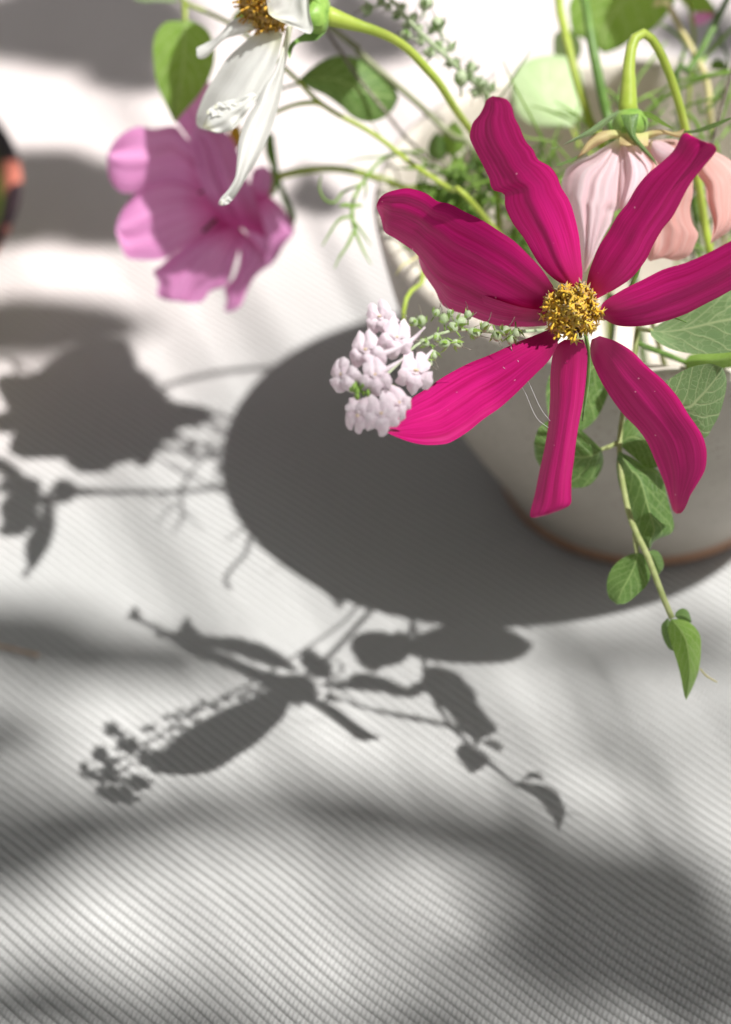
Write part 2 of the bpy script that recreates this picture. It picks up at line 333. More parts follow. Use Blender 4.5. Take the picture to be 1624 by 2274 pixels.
# ---------------------------------------------------------------- the cloth
def build_cloth():
    NB = 6; B = NB*RIB
    q = np.array([math.sin(RA), math.cos(RA)]); r = np.array([math.cos(RA), -math.sin(RA)])
    FR = np.array([0, .05, .11, .19, .32, .5, .68, .81, .89, .95])
    FR2 = np.array([0, .11, .32, .68, .89])
    def hgt(s, t, fine):
        x = np.abs(s/RIB-np.round(s/RIB))*2
        rib = 1-(1-x)**5
        bead = np.sin(2*np.pi*t/STI+np.pi*s/RIB*1.5)*np.clip((0.345-(s*math.cos(RA)-t*math.sin(RA)))*30, 0, 1) if fine else 0.0*s
        wide = np.clip(0.78+0.22*bead, 0, 1)
        return 0.00105*(1-(1-x)**(5*wide+.6))*(0.88+0.12*bead)+0.00016*bead*x
    V = []; Fs = []; nvt = 0
    smin, smax, tmin, tmax = -0.9, 1.5, -1.5, 1.1
    for bi in range(int(smin/B), int(smax/B)):
        for bj in range(int(tmin/B), int(tmax/B)):
            c = q*(bi+.5)*B + r*(bj+.5)*B
            half = 0.034+0.165*max(c[1], 0)
            inx = abs(c[0]) < half+0.02
            if inx and 0.215 < c[1] < 0.345: ns, nt, lv = 60, 44, 2
            elif inx and 0.19 < c[1] < 0.60: ns, nt, lv = 60, 4, 1
            elif abs(c[0]) < 0.42 and -0.12 < c[1] < 1.0: ns, nt, lv = 30, 1, 1
            else: ns, nt, lv = 1, 1, 0
            S = (np.linspace(0, B, 2) if lv == 0 else np.r_[np.concatenate([(k+(FR if ns == 60 else FR2))*RIB for k in range(NB)]), B])+bi*B; T = np.linspace(0, B, nt+1)+bj*B
            SS, TT = np.meshgrid(S, T, indexing='ij')
            X = SS*q[0]+TT*r[0]; Y = SS*q[1]+TT*r[1]
            Z = np.full_like(X, -0.0002) if lv == 0 else hgt(SS, TT, lv == 2)-0.00110
            Z = Z + 0.0005*np.sin(31*X+1.2)*np.sin(23*Y) + 0.00035*np.sin(75*Y+20*X)
            wx = 0.00045*np.sin(55*X+14*Y)+0.0003*np.sin(120*X-60*Y+2)
            V.append(np.stack([X+wx*q[0], Y+wx*q[1], Z], -1).reshape(-1, 3))
            idx = np.arange((ns+1)*(nt+1)).reshape(ns+1, nt+1)+nvt
            Fs.append(np.stack([idx[:-1, :-1], idx[:-1, 1:], idx[1:, 1:], idx[1:, :-1]], -1).reshape(-1, 4)); nvt += (ns+1)*(nt+1)
    V = np.concatenate(V); F = np.concatenate(Fs)[:, ::-1]
    me = bpy.data.meshes.new('tablecloth'); me.vertices.add(len(V)); me.vertices.foreach_set('co', V.astype(np.float32).ravel())
    me.loops.add(F.size); me.loops.foreach_set('vertex_index', F.astype(np.int32).ravel())
    me.polygons.add(len(F)); me.polygons.foreach_set('loop_start', np.arange(0, F.size, 4, dtype=np.int32))
    me.polygons.foreach_set('use_smooth', np.ones(len(F), bool)); me.update(calc_edges=True); me.validate()
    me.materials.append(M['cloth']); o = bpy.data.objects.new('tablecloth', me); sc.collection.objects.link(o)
    o['kind'] = 'structure'; o['label'] = 'pale grey ribbed cotton tablecloth under the bowl'
    return o
build_cloth()

# ---------------------------------------------------------------- the bowl and the dish
BX, BY = 0.0622, 0.3990
def lathe(name, prof, c, mat, parent, n=128, wob=0.0, lean=(0, 0)):
    P = smooth_line(prof, max(len(prof)*5, 8)) if len(prof) > 2 else np.asarray(prof, float); V = []; F = []
    for i in range(n):
        a = 2*math.pi*i/n; k = 1+wob*(math.sin(2*a+.6)+.5*math.sin(3*a+2))
        for rr, z in P: V.append((c[0]+rr*k*math.cos(a)+lean[0]*z, c[1]+rr*k*math.sin(a)+lean[1]*z, c[2]+z*(1+wob*0.8*math.sin(a*2+1))))
    m = len(P)
    for i in range(n):
        i2 = (i+1) % n
        for j in range(m-1): F.append((i*m+j, i2*m+j, i2*m+j+1, i*m+j+1))
    return obj(name, V, F, mat, parent)
bowl = thing('ceramic_bowl', 'rounded grey-beige speckled stoneware bowl with bare clay foot, holding the flowers', 'bowl', (BX, BY, 0))
bc = (BX, BY, 0.0002)
FB = (BX+.0010, BY+.0040, 0.0002); LN = (-.0010/.08, -.0040/.08)
lathe('bowl_body', [(.0318, .0042), (.0335, .0080), (.0372, .0145), (.0425, .0235), (.0478, .0340), (.0525, .0455), (.0562, .0580), (.0588, .0690),
                    (.0602, .0765), (.0605, .0782)], FB, M['glaze'], bowl, 144, 0.004, LN)
lathe('inner_glaze', [(.0605, .0782), (.0605, .0790), (.0600, .0800), (.0586, .0806), (.0572, .0799), (.0564, .0775), (.0547, .0670), (.0515, .0520),
                    (.0460, .0350), (.0370, .0200), (.0200, .0120), (.0002, .0110)], FB, M['cream'], bowl, 144, 0.004, LN)['label'] = 'creamy inside glaze and rim'
lathe('foot_ring', [(.0002, .0030), (.0255, .0030), (.0268, .0004), (.0296, .0000), (.0312, .0010), (.0320, .0028), (.0318, .0043)], FB, M['clay'], bowl, 144, 0.004, LN)
dc = ground(-680, 452, 0.03); dish = thing('patterned_dish', 'shallow dish with olive green inside and dark rim mottled with coral', 'dish', (dc[0], dc[1], 0))
dcc = (dc[0], dc[1], 0.0004)
lathe('dish_body', [(.0002, 0), (.045, 0), (.060, .005), (.073, .016), (.0785, .0265), (.0765, .0275), (.071, .018), (.058, .008), (.0002, .005)], dcc, M['green_glaze'], dish, 96)
lathe('rim', [(.0745, .0195), (.0780, .0250), (.0812, .0292), (.0808, .0305), (.0785, .0302), (.0765, .0278)], dcc, M['mottled'], dish, 96)

# ---------------------------------------------------------------- crimson cosmos
FC = at(1270, 690, .389)
inbowl = lambda dx, dy, z: (None, BX+dx, BY+dy, z)
t = thing('crimson_cosmos', 'large crimson magenta cosmos with eight petals and golden centre, leaning over the bowl front', 'flower', (BX-.012, BY-.02, .016), 'cosmos flowers in the bowl')
crim = t
def cp(L, R, d1, sd, **k):
    return sheet('petal', L, R, .389, d1, M['crimson'], t, nu=25, nv=60, seed=sd, **k)
P3L = A0((1262,640),(1225,615),(1195,582),(1164,530),(1138,494),(1122,457),(1120,431),(1094,421),(1086,395),(1076,374),(1060,343),(1045,312),(1044,296),(1050,273),(1065,255),(1076,234),(1081,221),(1094,213))
P3R = A0((1290,640),(1294,610),(1292,582),(1287,530),(1281,499),(1273,468),(1263,442),(1247,416),(1237,390),(1221,369),(1195,354),(1185,333),(1167,312),(1154,281),(1143,260),(1138,239),(1125,220),(1094,213))
cp(P3L, P3R, .371, 3, ridge=.00038, nr=4, cup=.0010, tilt=-.001, bend=.003)
P1U = A0((1235,645),(1205,600),(1175,567),(1143,536),(1112,515),(1071,489),(1029,468),(998,452),(972,447),(946,429),(909,418),(883,421),(857,429),(842,442),(836,458))
P1D = A0((1212,705),(1147,699),(1075,674),(1031,652),(974,622),(925,564),(899,544),(875,528),(856,517),(851,506),(846,484),(838,466),(836,458))
cp(P1U, P1D, .399, 1, ridge=.00032, nr=4, cup=.0016, tilt=.0065, bend=-.002)
P2U = A0((1212,690),(1150,680),(1075,655),(1000,620),(960,590),(930,562)); P2D = A0((1215,723),(1165,726),(1111,724),(1075,714),(1039,700),(1003,689),(981,675),(967,646),(952,624),(940,606),(932,585),(928,565))
sheet('petal', P2U, P2D, .3905, .403, M['crimson'], t, nu=19, nv=50, seed=2, ridge=.0003, nr=3, cup=.001, tilt=.008)
P4L = A0((1300,650),(1306,612),(1315,584),(1331,546),(1351,515),(1372,478),(1393,452),(1414,416),(1440,385),(1471,359),(1497,333),(1518,296),(1540,303),(1568,318))
P4R = A0((1325,664),(1370,640),(1405,615),(1435,577),(1450,546),(1471,510),(1492,484),(1507,458),(1523,426),(1539,400),(1560,374),(1586,343),(1592,330),(1580,318),(1568,318))
cp(P4L, P4R, .367, 4, ridge=.00042, nr=3, cup=.0012, tilt=-.002, bend=.001)
P5U = A0((1332,692),(1341,671),(1382,644),(1428,621),(1474,598),(1524,583),(1572,562),(1624,535),(1665,520),(1700,525),(1712,540))
P5D = A0((1334,704),(1368,722),(1414,725),(1464,717),(1519,699),(1565,676),(1611,652),(1650,628),(1690,590),(1712,560),(1712,540))
cp(P5U, P5D, .373, 5, ridge=.00032, nr=3, cup=.001, tilt=.004, bend=.001)
P6L = A0((1314,754),(1311,772),(1314,799),(1332,841),(1359,886),(1387,923),(1414,950),(1437,982),(1455,1023),(1474,1069),(1487,1110),(1494,1133),(1503,1141))
P6R = A0((1332,746),(1368,758),(1405,781),(1437,813),(1474,845),(1506,882),(1528,918),(1556,959),(1567,987),(1570,1014),(1565,1046),(1547,1078),(1533,1101),(1526,1119),(1515,1138),(1503,1141))
cp(P6L, P6R, .4075, 6, ridge=.00042, nr=3, cup=.0020, tilt=-.006, bend=-.002)
P7L = A0((1254,754),(1236,767),(1227,790),(1222,841),(1222,882),(1218,941),(1211,987),(1199,1042),(1188,1097),(1177,1142),(1186,1150),(1215,1144))
P7R = A0((1295,754),(1302,772),(1305,790),(1302,841),(1295,895),(1286,941),(1279,987),(1275,1023),(1270,1060),(1269,1097),(1268,1119),(1250,1131),(1215,1144))
cp(P7L, P7R, .4085, 7, ridge=.00032, nr=3, cup=.0016, tilt=-.002)
P8U = A0((1233,725),(1201,739),(1147,761),(1093,786),(1039,808),(985,837),(949,862),(920,880),(898,898),(877,923),(856,944),(846,953))
P8D = A0((1240,765),(1219,801),(1183,837),(1147,873),(1111,905),(1075,930),(1039,959),(1003,981),(981,987),(945,988),(913,982),(887,973),(859,961),(846,953))
cp(P8U, P8D, .380, 8, ridge=.00022, nr=4, cup=.0008, tilt=-.009)
def disc(parent, c, axis, rad, nfl, mats, seed, dome=0.6, stretch=1.0):
    """domed heart with star-tipped florets"""
    r = np.random.default_rng(seed); axis = axis/np.linalg.norm(axis); X = np.cross(axis, [0, 0, 1.]); X /= np.linalg.norm(X); Y = np.cross(axis, X)
    mb = MB(); mb.ball(c-axis*rad*.25, rad*.86, rad*.86, rad*dome, (X, Y, axis), 18, 10); hrt = mb.build('flower_heart', M['core'], parent)
    mb = MB()
    for i in range(nfl):
        rr = math.sqrt((i+.5)/nfl)*0.98; a = i*2.39996+r.uniform(-.25, .25)
        o = c-axis*rad*.25 + (X*math.cos(a)+Y*math.sin(a))*rad*.80*rr + axis*rad*dome*math.sqrt(max(0.02, 1-(.80*rr/.86)**2))
        dr = axis*(1.05-.45*rr)+(X*math.cos(a)+Y*math.sin(a))*rr*0.75+r.normal(0, .22, 3); dr /= np.linalg.norm(dr)
        ln = rad*r.uniform(.20, .40)*stretch; w = rad*.066
        tip = o+dr*ln; mid = o+dr*ln*.55+r.normal(0, rad*.02, 3)
        dark = r.random() < .07
        V, F = tube_vf([o, mid, tip], [w*.75, w, w*1.05], 5); mb.add(V, F, 1 if dark else 0)
        a1 = np.cross(dr, [.3, .5, .8]); a1 /= np.linalg.norm(a1); b1 = np.cross(dr, a1); tw = r.uniform(0, 6)
        if not dark:
            for k in range(5):
                q = tw+k*2*math.pi/5; e = a1*math.cos(q)+b1*math.sin(q); f = a1*-math.sin(q)+b1*math.cos(q)
                p0 = tip+e*w*.7; p1 = tip+e*w*3.9+dr*w*r.uniform(.2, 2.2)
                mb.add([p0+f*w*1.15, p0-f*w*1.15, p1, p0-dr*w*.7], [(0, 1, 2), (1, 3, 2), (3, 0, 2)], 2 if r.random() < .3 else 0)
        if rr > .55 and r.random() < .35:      # curled style reaching out
            e = dr+r.normal(0, .3, 3); e /= np.linalg.norm(e)
            Q = [tip, tip+e*rad*.14+axis*rad*.03, tip+e*rad*.24+axis*rad*.10]
            mb.tube(Q, [w*.55, w*.5, w*.75], 5, 0, 5); mb.ball(Q[2], w*.8, nu=6, nv=4)
    o = mb.build('florets', mats, hrt); o['kind'] = 'stuff'; return o
disc(t, at(1270, 690, .3865), np.array([-.12, -.86, .45]), .0047, 120, [M['gold'], M['anther'], M['amber']], 11, .62)
stem('stem', [(1272, 690, .3905), (1288, 706, .402), (1310, 700, .417), (1335, 690, .432), (1365, 690, .447), inbowl(-.012, -.02, .016)], [15, 13, 13, 14], M['stem_green'], t)
# the narrow bracts behind the petals
for pts, w in (([(1300, 690, .391), (1345, 700, .3925), (1400, 640, .3895), (1430, 560, .3865), (1456, 480, .3815)], [8, 10, 9, 4]),
               ([(1300, 740, .392), (1308, 790, .395), (1304, 860, .398), (1293, 935, .401)], [8, 9, 8, 3]),
               ([(1330, 705, .391), (1430, 718, .393), (1490, 705, .391), (1525, 716, .390)], [8, 8, 6, 3]),
               ([(1245, 745, .391), (1225, 770, .393), (1195, 792, .395), (1160, 812, .396)], [7, 8, 6, 2])):
    stem('bract', pts, w, M['stem_green'], t, 16, 6)

# ---------------------------------------------------------------- white cosmos
t = thing('white_cosmos', 'drooping white cosmos with amber centre, seen from its side above the pink flower', 'flower', (BX-.03, BY+.01, .018), 'cosmos flowers in the bowl')
W1L = A2((900,130),(830,180),(760,240),(700,300),(645,385),(602,450),(570,520),(548,590),(556,640),(600,655)); W1R = A2((985,170),(970,250),(945,340),(905,420),(862,500),(810,560),(770,620),(720,660),(655,672),(600,655))
sheet('petal', W1L, W1R, .418, .4235, M['white'], t, nu=21, nv=50, cup=.003, ridge=.0006, nr=4, tilt=-.008, seed=21)
sheet('petal', A2((1005,130),(985,220),(945,350),(890,430),(850,520),(800,600),(765,700),(755,800),(745,890),(715,950),(672,1000),(660,1030)), A2((1035,130),(1015,250),(998,330),(985,430),(962,540),(932,640),(900,720),(862,800),(812,880),(772,950),(730,1010),(690,1038),(660,1030)), .418, .4155, M['white'], t, nu=15, nv=50, cup=.003, ridge=.0006, nr=3, tilt=.004, seed=22, wave=.0006)
sheet('petal', A2((850,125),(780,88),(725,108),(660,180),(600,215),(550,240)), A2((850,150),(790,170),(700,195),(650,235),(600,290),(555,292),(550,240)), .419, .424, M['white'], t, nu=11, nv=30, cup=.0015, wave=.0008, seed=23)
sheet('petal', A2((915,70),(905,-20),(950,-110),(1030,-160),(1090,-150)), A2((940,90),(985,112),(1060,145),(1120,172),(1138,140),(1120,60),(1112,-60),(1090,-150)), .4125, .4095, M['white'], t, nu=15, nv=30, cup=-.001, ridge=.0005, nr=5, seed=24)
sheet('petal', A2((860,20),(770,-30),(700,-110),(680,-200)), A2((940,0),(930,-90),(880,-180),(800,-240),(680,-200)), .418, .423, M['white'], t, nu=13, nv=30, cup=.002, ridge=.0005, seed=25)
sheet('curled_tip', A2((580,640),(600,590),(625,540),(690,512),(760,495),(830,470),(855,478)), A2((600,652),(660,668),(720,655),(745,620),(790,575),(830,520),(855,478)), .4185, .4165, M['white'], t, nu=13, nv=26, cup=.0010, wave=.0005, wf=3, ridge=.0005, nr=7, seed=26)
for k in range(5):     # frayed strips at the petal ends
    x0, y0 = [(600, 560), (640, 530), (700, 520), (690, 1000), (672, 1018)][k]; ww = 60 if k < 3 else 30
    sheet('frayed_edge', A2((x0,y0),(x0+ww*.4,y0-14),(x0+ww,y0-4),(x0+ww*1.5,y0+8)), A2((x0+4,y0+18),(x0+ww*.5,y0+8),(x0+ww,y0+14),(x0+ww*1.5,y0+8)), .4165 if k < 3 else .4140, .4160 if k < 3 else .4138, M['white'], t, nu=5, nv=14, wave=.0002, wf=2, seed=260+k)
disc(t, at(*A2((895, 42))[0], .4175), np.array([-.62, -.70, -.30]), .0047, 120, [M['amber'], M['core'], M['gold']], 13, .55, 1.1)
mb = MB(); cc = A2((1160, 65))[0]; mb.ball(at(cc[0], cc[1], .417), .0026, .0044, .0036, None, 14, 10); t0 = t; t = mb.build('calyx', M['calyx'], t0)
sheet('sepal', A2((1195,150),(1130,150),(1060,190),(1020,225),(1010,262)), A2((1200,165),(1150,205),(1080,212),(1040,235),(1020,300),(1010,262)), .4165, .4155, M['stem_green'], t, nu=7, nv=16, seed=27)
sheet('sepal', A2((1200,20),(1150,0),(1118,30),(1112,80)), A2((1205,110),(1175,130),(1130,125),(1112,80)), .4135, .4125, M['calyx'], t, nu=9, nv=14, cup=.001, seed=28)
sheet('sepal', A2((1205,40),(1180,-30),(1140,-60),(1120,-50)), A2((1210,60),(1170,70),(1130,20),(1120,-50)), .414, .4135, M['calyx'], t, nu=7, nv=14, cup=.001, seed=29)
t = t0
stem('stem', [(*A2((1185, 70))[0], .417), (*A2((1250, 92))[0], .417), (780, 52, .418), (832, 68, .419), (873, 86, .421), (910, 112, .423), (946, 151, .426), (977, 187, .430), (1003, 229, .435), (1024, 260, .440), (1052, 300, .446), (1100, 390, .455), inbowl(-.03, .01, .018)], [46, 24, 19, 17, 16, 16, 16, 16, 17, 17, 17, 17, 17, 17, 17, 17, 17, 17], M['stem_lime'], t, 70, 12)

# ---------------------------------------------------------------- pink cosmos
t = thing('pink_cosmos', 'soft mauve pink cosmos hanging out left of the bowl on an arched stem', 'flower', (BX-.035, BY, .02), 'cosmos flowers in the bowl')
PK = dict(nu=21, nv=40, mat=M['pink'], parent=t)
def pk(L, R, d0, d1, sd, **k): return sheet('petal', A2(*L), A2(*R), d0, d1, M['pink'], t, nu=21, nv=40, seed=sd, **k)
pk(((690,930),(585,800),(490,690),(440,637),(330,650),(260,637),(190,665),(130,720),(97,790)), ((720,1090),(600,990),(480,920),(400,915),(300,945),(230,972),(170,970),(125,930),(105,880),(97,790)), .487, .476, 31, cup=.002, ridge=.0009, nr=3, wave=.0008, tilt=.004)
pk(((690,980),(570,935),(430,905),(330,915),(260,955),(190,1040),(150,1110),(140,1160)), ((730,1140),(600,1195),(480,1245),(400,1300),(330,1312),(210,1305),(180,1270),(160,1220),(148,1185),(140,1160)), .487, .481, 32, cup=.002, ridge=.0009, nr=3, wave=.0007, tilt=-.002)
pk(((660,1060),(600,1150),(500,1230),(420,1290),(370,1340),(332,1370),(358,1430),(350,1490),(400,1515),(480,1522)), ((770,1100),(775,1200),(765,1260),(742,1330),(720,1400),(690,1445),(620,1470),(580,1520),(520,1530),(480,1522)), .488, .486, 33, cup=.002, ridge=.0009, nr=4, wave=.0005)
pk(((700,1080),(765,1260),(745,1390),(692,1450),(702,1510),(688,1570)), ((800,1180),(872,1260),(905,1335),(842,1400),(800,1480),(770,1545),(722,1574),(688,1570)), .489, .491, 34, cup=.0015, ridge=.0007, nr=2)
pk(((700,1040),(830,1220),(880,1340),(910,1350)), ((870,960),(945,1010),(1000,1070),(1042,1150),(1030,1192),(990,1240),(950,1310),(910,1350)), .489, .494, 35, cup=.002, ridge=.0008, nr=3)
pk(((600,900),(505,700),(440,600),(415,500),(412,440),(440,410),(480,415)), ((720,980),(660,620),(625,470),(606,402),(560,405),(520,425),(480,415)), .487, .482, 36, cup=.003, ridge=.0008, nr=3, wave=.0008)
pk(((690,1120),(610,1010),(560,900),(532,790),(524,690),(545,640)), ((905,1200),(865,1050),(805,900),(765,780),(722,690),(645,640),(545,640)), .4835, .477, 37, cup=.003, ridge=.001, nr=4, tilt=.003, wave=.0006)
pk(((820,1020),(818,930),(835,860),(880,838)), ((905,1010),(925,960),(932,890),(905,845),(880,838)), .486, .483, 38, cup=.001)
mb = MB(); q = A2((745, 690))[0]; mb.ball(at(q[0], q[1], .489), .0016, .0030, .0016); mb.build('flower_heart', M['core'], t)
mb = MB()
for k in range(14):
    q = A2((600+rng.uniform(-60, 55), 1110+rng.uniform(-60, 60)))[0]
mb.tube([at(*A2((560, 975))[0], .4815), at(*A2((600, 960))[0], .482)], .0003); mb.tube([at(*A2((580, 1170))[0], .4815), at(*A2((650, 1105))[0], .482)], .0004); mb.build('anthers', M['anther'], t)
mb = MB(); q = A2((925, 925))[0]; mb.ball(at(q[0], q[1], .4885), .0016, .0030, .002); mb.build('calyx', M['calyx'], t)
stem('stem', [(*A2((905, 925))[0], .4885), (*A2((960, 892))[0], .4885), (*A2((1080, 862))[0], .487), (*A2((1200, 850))[0], .485), (*A2((1320, 860))[0], .482), (*A2((1450, 895))[0], .478), (*A2((1600, 950))[0], .474), (980, 470, .474), inbowl(-.035, 0, .02)], [22, 17, 15, 15, 15, 16, 17, 17], M['stem_lime'], t, 50, 10)
sheet('sepal', A2((905,660),(895,760),(930,860),(965,960),(1000,1060),(1040,1140)), A2((940,680),(965,860),(985,930),(1025,1030),(1050,1090),(1040,1140)), .492, .492, M['stem_green'], t, nu=5, nv=24, fold=.001, seed=39)

# ---------------------------------------------------------------- blush flower, nodding
t = thing('blush_cosmos', 'faded blush pink cosmos nodding from a hooked lime stem behind the crimson flower', 'flower', (BX+.02, BY+.0, .018), 'cosmos flowers in the bowl')
def bl(name, L, R, d0, d1, sd, mat='blush', **k): return sheet(name, N2(*L), N2(*R), d0, d1, M[mat], t, nu=29, nv=40, seed=sd, **k)
bl('petal', ((570,470),(430,560),(300,640),(160,700),(90,770),(52,900),(62,1000),(110,1150),(170,1300),(230,1500),(255,1730)), ((630,490),(608,700),(600,900),(602,1090),(545,1150),(530,1220),(420,1420),(335,1600),(255,1730)), .416, .414, 41, cup=.0045, ridge=.0008, nr=6, tilt=-.004)
bl('petal', ((600,490),(605,700),(600,900),(595,1110),(610,1135)), ((720,480),(805,600),(900,730),(900,860),(760,1040),(610,1135)), .414, .411, 42, cup=.0025, ridge=.0008, nr=4)
bl('petal', ((800,480),(800,700),(720,1000),(780,1300),(850,1580),(900,1597)), ((900,480),(1150,490),(1250,700),(1272,950),(1245,1120),(1270,1260),(1322,1355),(1290,1450),(1240,1550),(1110,1602),(1010,1575),(900,1597)), .416, .414, 43, 'salmon', cup=.004, ridge=.0007, nr=5, wave=.0008)
bl('petal', ((1180,480),(1300,780),(1380,900),(1400,1050),(1450,1200),(1458,1300),(1430,1445)), ((1240,470),(1490,595),(1640,690),(1730,820),(1745,1000),(1700,1200),(1600,1330),(1430,1445)), .418, .415, 44, 'salmon', cup=.003, ridge=.0006, nr=4, tilt=.006)
bl('petal', ((880,480),(1000,500),(1100,560),(1130,620)), ((870,560),(920,660),(1000,700),(1130,620)), .4135, .411, 45, cup=.001)
bl('withered_petal', ((610,470),(500,480),(350,560),(195,655)), ((605,393),(480,393),(370,425),(285,510),(195,655)), .4125, .4115, 46, 'dry', cup=.001, wave=.0004)
bl('withered_petal', ((790,420),(950,385),(1100,408),(1195,375)), ((820,490),(1000,432),(1150,462),(1195,375)), .4125, .412, 47, 'dry', cup=.0006, wave=.0004)
bl('withered_petal', ((600,420),(590,520),(660,540),(690,545)), ((860,420),(850,540),(760,520),(690,545)), .412, .4105, 48, 'dry', cup=.001)
mb = MB(); cq = N2((690, 330))[0]; mb.ball(at(cq[0], cq[1], .4155), .0034, .0030, .0032, None, 16, 10); t0 = t; t = mb.build('calyx', M['calyx'], t0)
bl('bract', ((600,250),(640,360),(690,460),(790,570),(870,650),(950,735)), ((770,240),(755,340),(745,440),(820,540),(900,640),(950,735)), .4105, .4095, 49, 'leaf', cup=.0006)
bl('bract', ((590,200),(440,290),(300,390),(150,480),(0,560),(-70,575)), ((560,260),(470,340),(340,430),(180,490),(20,545),(-70,575)), .413, .404, 50, 'leaf_back', fold=.0006)
bl('bract', ((800,215),(900,240),(1010,320),(1110,390)), ((820,260),(900,300),(1010,355),(1110,390)), .4125, .410, 51, 'leaf_bright')
bl('bract', ((1180,400),(1300,385),(1450,330),(1624,272)), ((1210,425),(1330,412),(1480,365),(1624,290)), .411, .408, 52, 'leaf')
bl('bract', ((300,560),(180,640),(60,690),(-20,725)), ((310,590),(190,665),(70,712),(-20,725)), .414, .41, 53, 'leaf')
t = t0
stem('stem', [(*N2((680, 260))[0], .4155), (*N2((668, 150))[0], .4155), (*A1((1186, 380))[0], .4155), (*A1((1186, 300))[0], .4155), (*A1((1197, 210))[0], .416), (*A1((1216, 160))[0], .4165), (*A1((1246, 142))[0], .417), (*A1((1282, 162))[0], .418), (*A1((1322, 226))[0], .419), (*A1((1364, 325))[0], .421), (*A1((1402, 445))[0], .423), (*A1((1428, 550))[0], .426), (*A1((1480, 760))[0], .432), (*A1((1512, 960))[0], .438), (1585, 620, .446), inbowl(.02, 0, .018)], [46, 26, 19, 18, 18, 18, 19, 20, 22, 22, 22, 22, 22, 22, 22, 22], M['stem_lime'], t, 70, 12)

# ---------------------------------------------------------------- toadflax sprays
def toad_floret(parent, x, y, d, size, rot, yaw, seed, spur=None):
    r = np.random.default_rng(seed); ca, sa = math.cos(rot), math.sin(rot)
    Z = -FW*math.cos(yaw)+RT*math.sin(yaw); X0 = RT*math.cos(yaw)+FW*math.sin(yaw); Y0 = UP
    X = X0*ca+Y0*sa; Y = -X0*sa+Y0*ca; c = at(x, y, d); s = size*1.22*d/FPX
    V = []; F = []; MI = []; UVS = []
    def lobe(cx, cy, rx, ry, lift, tiltz, mi=0):
        b = len(V); n1, n2 = 4, 12
        for j in range(n1+1):
            for i in range(n2):
                a = 2*math.pi*i/n2; q = j/n1; e = 1+.16*math.sin(3*a+cx*9)*q+.10*math.sin(5*a+seed)*q
                px = cx+rx*q*math.cos(a)*e; py = cy+ry*q*math.sin(a)*e
                pz = lift*(1-q*q)+tiltz*(py-cy)+.06*math.sin(4*a+seed)*q
                V.append(c+s*(X*px+Y*py+Z*pz)); UVS.append((i/n2, .35+.5*q))
        for j in range(n1):
            for i in range(n2):
                i2 = (i+1) % n2; F.append((b+j*n2+i, b+j*n2+i2, b+(j+1)*n2+i2, b+(j+1)*n2+i)); MI.append(mi)
    for sx in (-1, 1):
        lobe(.30*sx+r.uniform(-.08, .08), .52, .40, .56, .20, -.55); lobe(.50*sx, -.30+r.uniform(-.08, .08), .50, .44, .24, .6)
    lobe(0, -.58, .42, .50, .26, .6); lobe(0, -.08, .34, .28, .30, 0, 0); lobe(0, .10, .22, .13, .37, 0, 1)
    sp = spur or [(0, -.1, -.15), (.25, -.1, -.7), (.55, -.3, -1.2)]
    Q = [c+s*(X*a+Y*b2+Z*e) for a, b2, e in sp]; P = smooth_line(Q, 10); Rr = np.linspace(.22, .04, 10)*s
    b = len(V); tv, tf = tube_vf(P, Rr, 7); V.extend(tv); F.extend([tuple(b+i for i in f) for f in tf]); MI.extend([0]*len(tf)); UVS.extend([(.5, .3)]*len(tv))
    return obj('floret', V, F, None, parent, UVS, True, [M['lilac'], M['palate']], MI)
def pod(parent, x, y, d, size, ang, seed, mats=None):
    r = np.random.default_rng(seed); mb = MB(); c = at(x, y, d); s = size*1.45*d/FPX
    ax = RT*math.cos(ang)+UP*math.sin(ang)-FW*r.uniform(-.3, .5); ax /= np.linalg.norm(ax); a1 = np.cross(ax, [.2, .9, .1]); a1 /= np.linalg.norm(a1); b1 = np.cross(ax, a1)
    mb.ball(c, .42*s, .42*s, .52*s, (a1, b1, ax), 10, 8, 0)
    for k in range(5):
        q = k*2*math.pi/5+r.uniform(0, .5); e = a1*math.cos(q)+b1*math.sin(q); f = b1*math.cos(q)-a1*math.sin(q)
        p0 = c-ax*.42*s+e*.14*s; p1 = c+e*.52*s-ax*.05*s; p2 = c+e*(.75+r.uniform(-.1, .2))*s+ax*r.uniform(.2, .6)*s
        mb.add([p0+f*.06*s, p0-f*.06*s, p1-f*.17*s, p1+f*.17*s, p2], [(0, 1, 2, 3), (3, 2, 4)], 1)
    mb.tube([c-ax*.4*s, c-ax*1.1*s], .07*s, 5, 1)
    tp = c+ax*.5*s; mb.tube([tp, tp+ax*.55*s+a1*.1*s, tp+ax*.95*s+a1*.25*s], [.05*s, .035*s, .02*s], 5, 2, 5)
    return mb.build('seed_pod', mats or [M['pod'], M['feather'], M['stem_brown']], parent)
t = thing('toadflax_spray', 'toadflax spray with a cluster of pale lilac florets overhanging the bowl rim', 'flower', (BX-.015, BY-.03, .022))
sp_pts = [(*N3((300, 830))[0], .3665), (*N3((430, 740))[0], .367), (*N3((600, 600))[0], .3685), (*N3((740, 440))[0], .371), (*N3((900, 330))[0], .374), (*N3((1080, 260))[0], .378), (*N3((1250, 230))[0], .382), (*N3((1450, 240))[0], .388), (1120, 738, .395), (1180, 735, .405), (1240, 730, .418), (1300, 715, .435), inbowl(-.015, -.03, .022)]
stem('stem', sp_pts, [5, 6, 7, 8, 8, 9, 9, 9, 10, 10, 10], M['pod'], t, 60, 8)
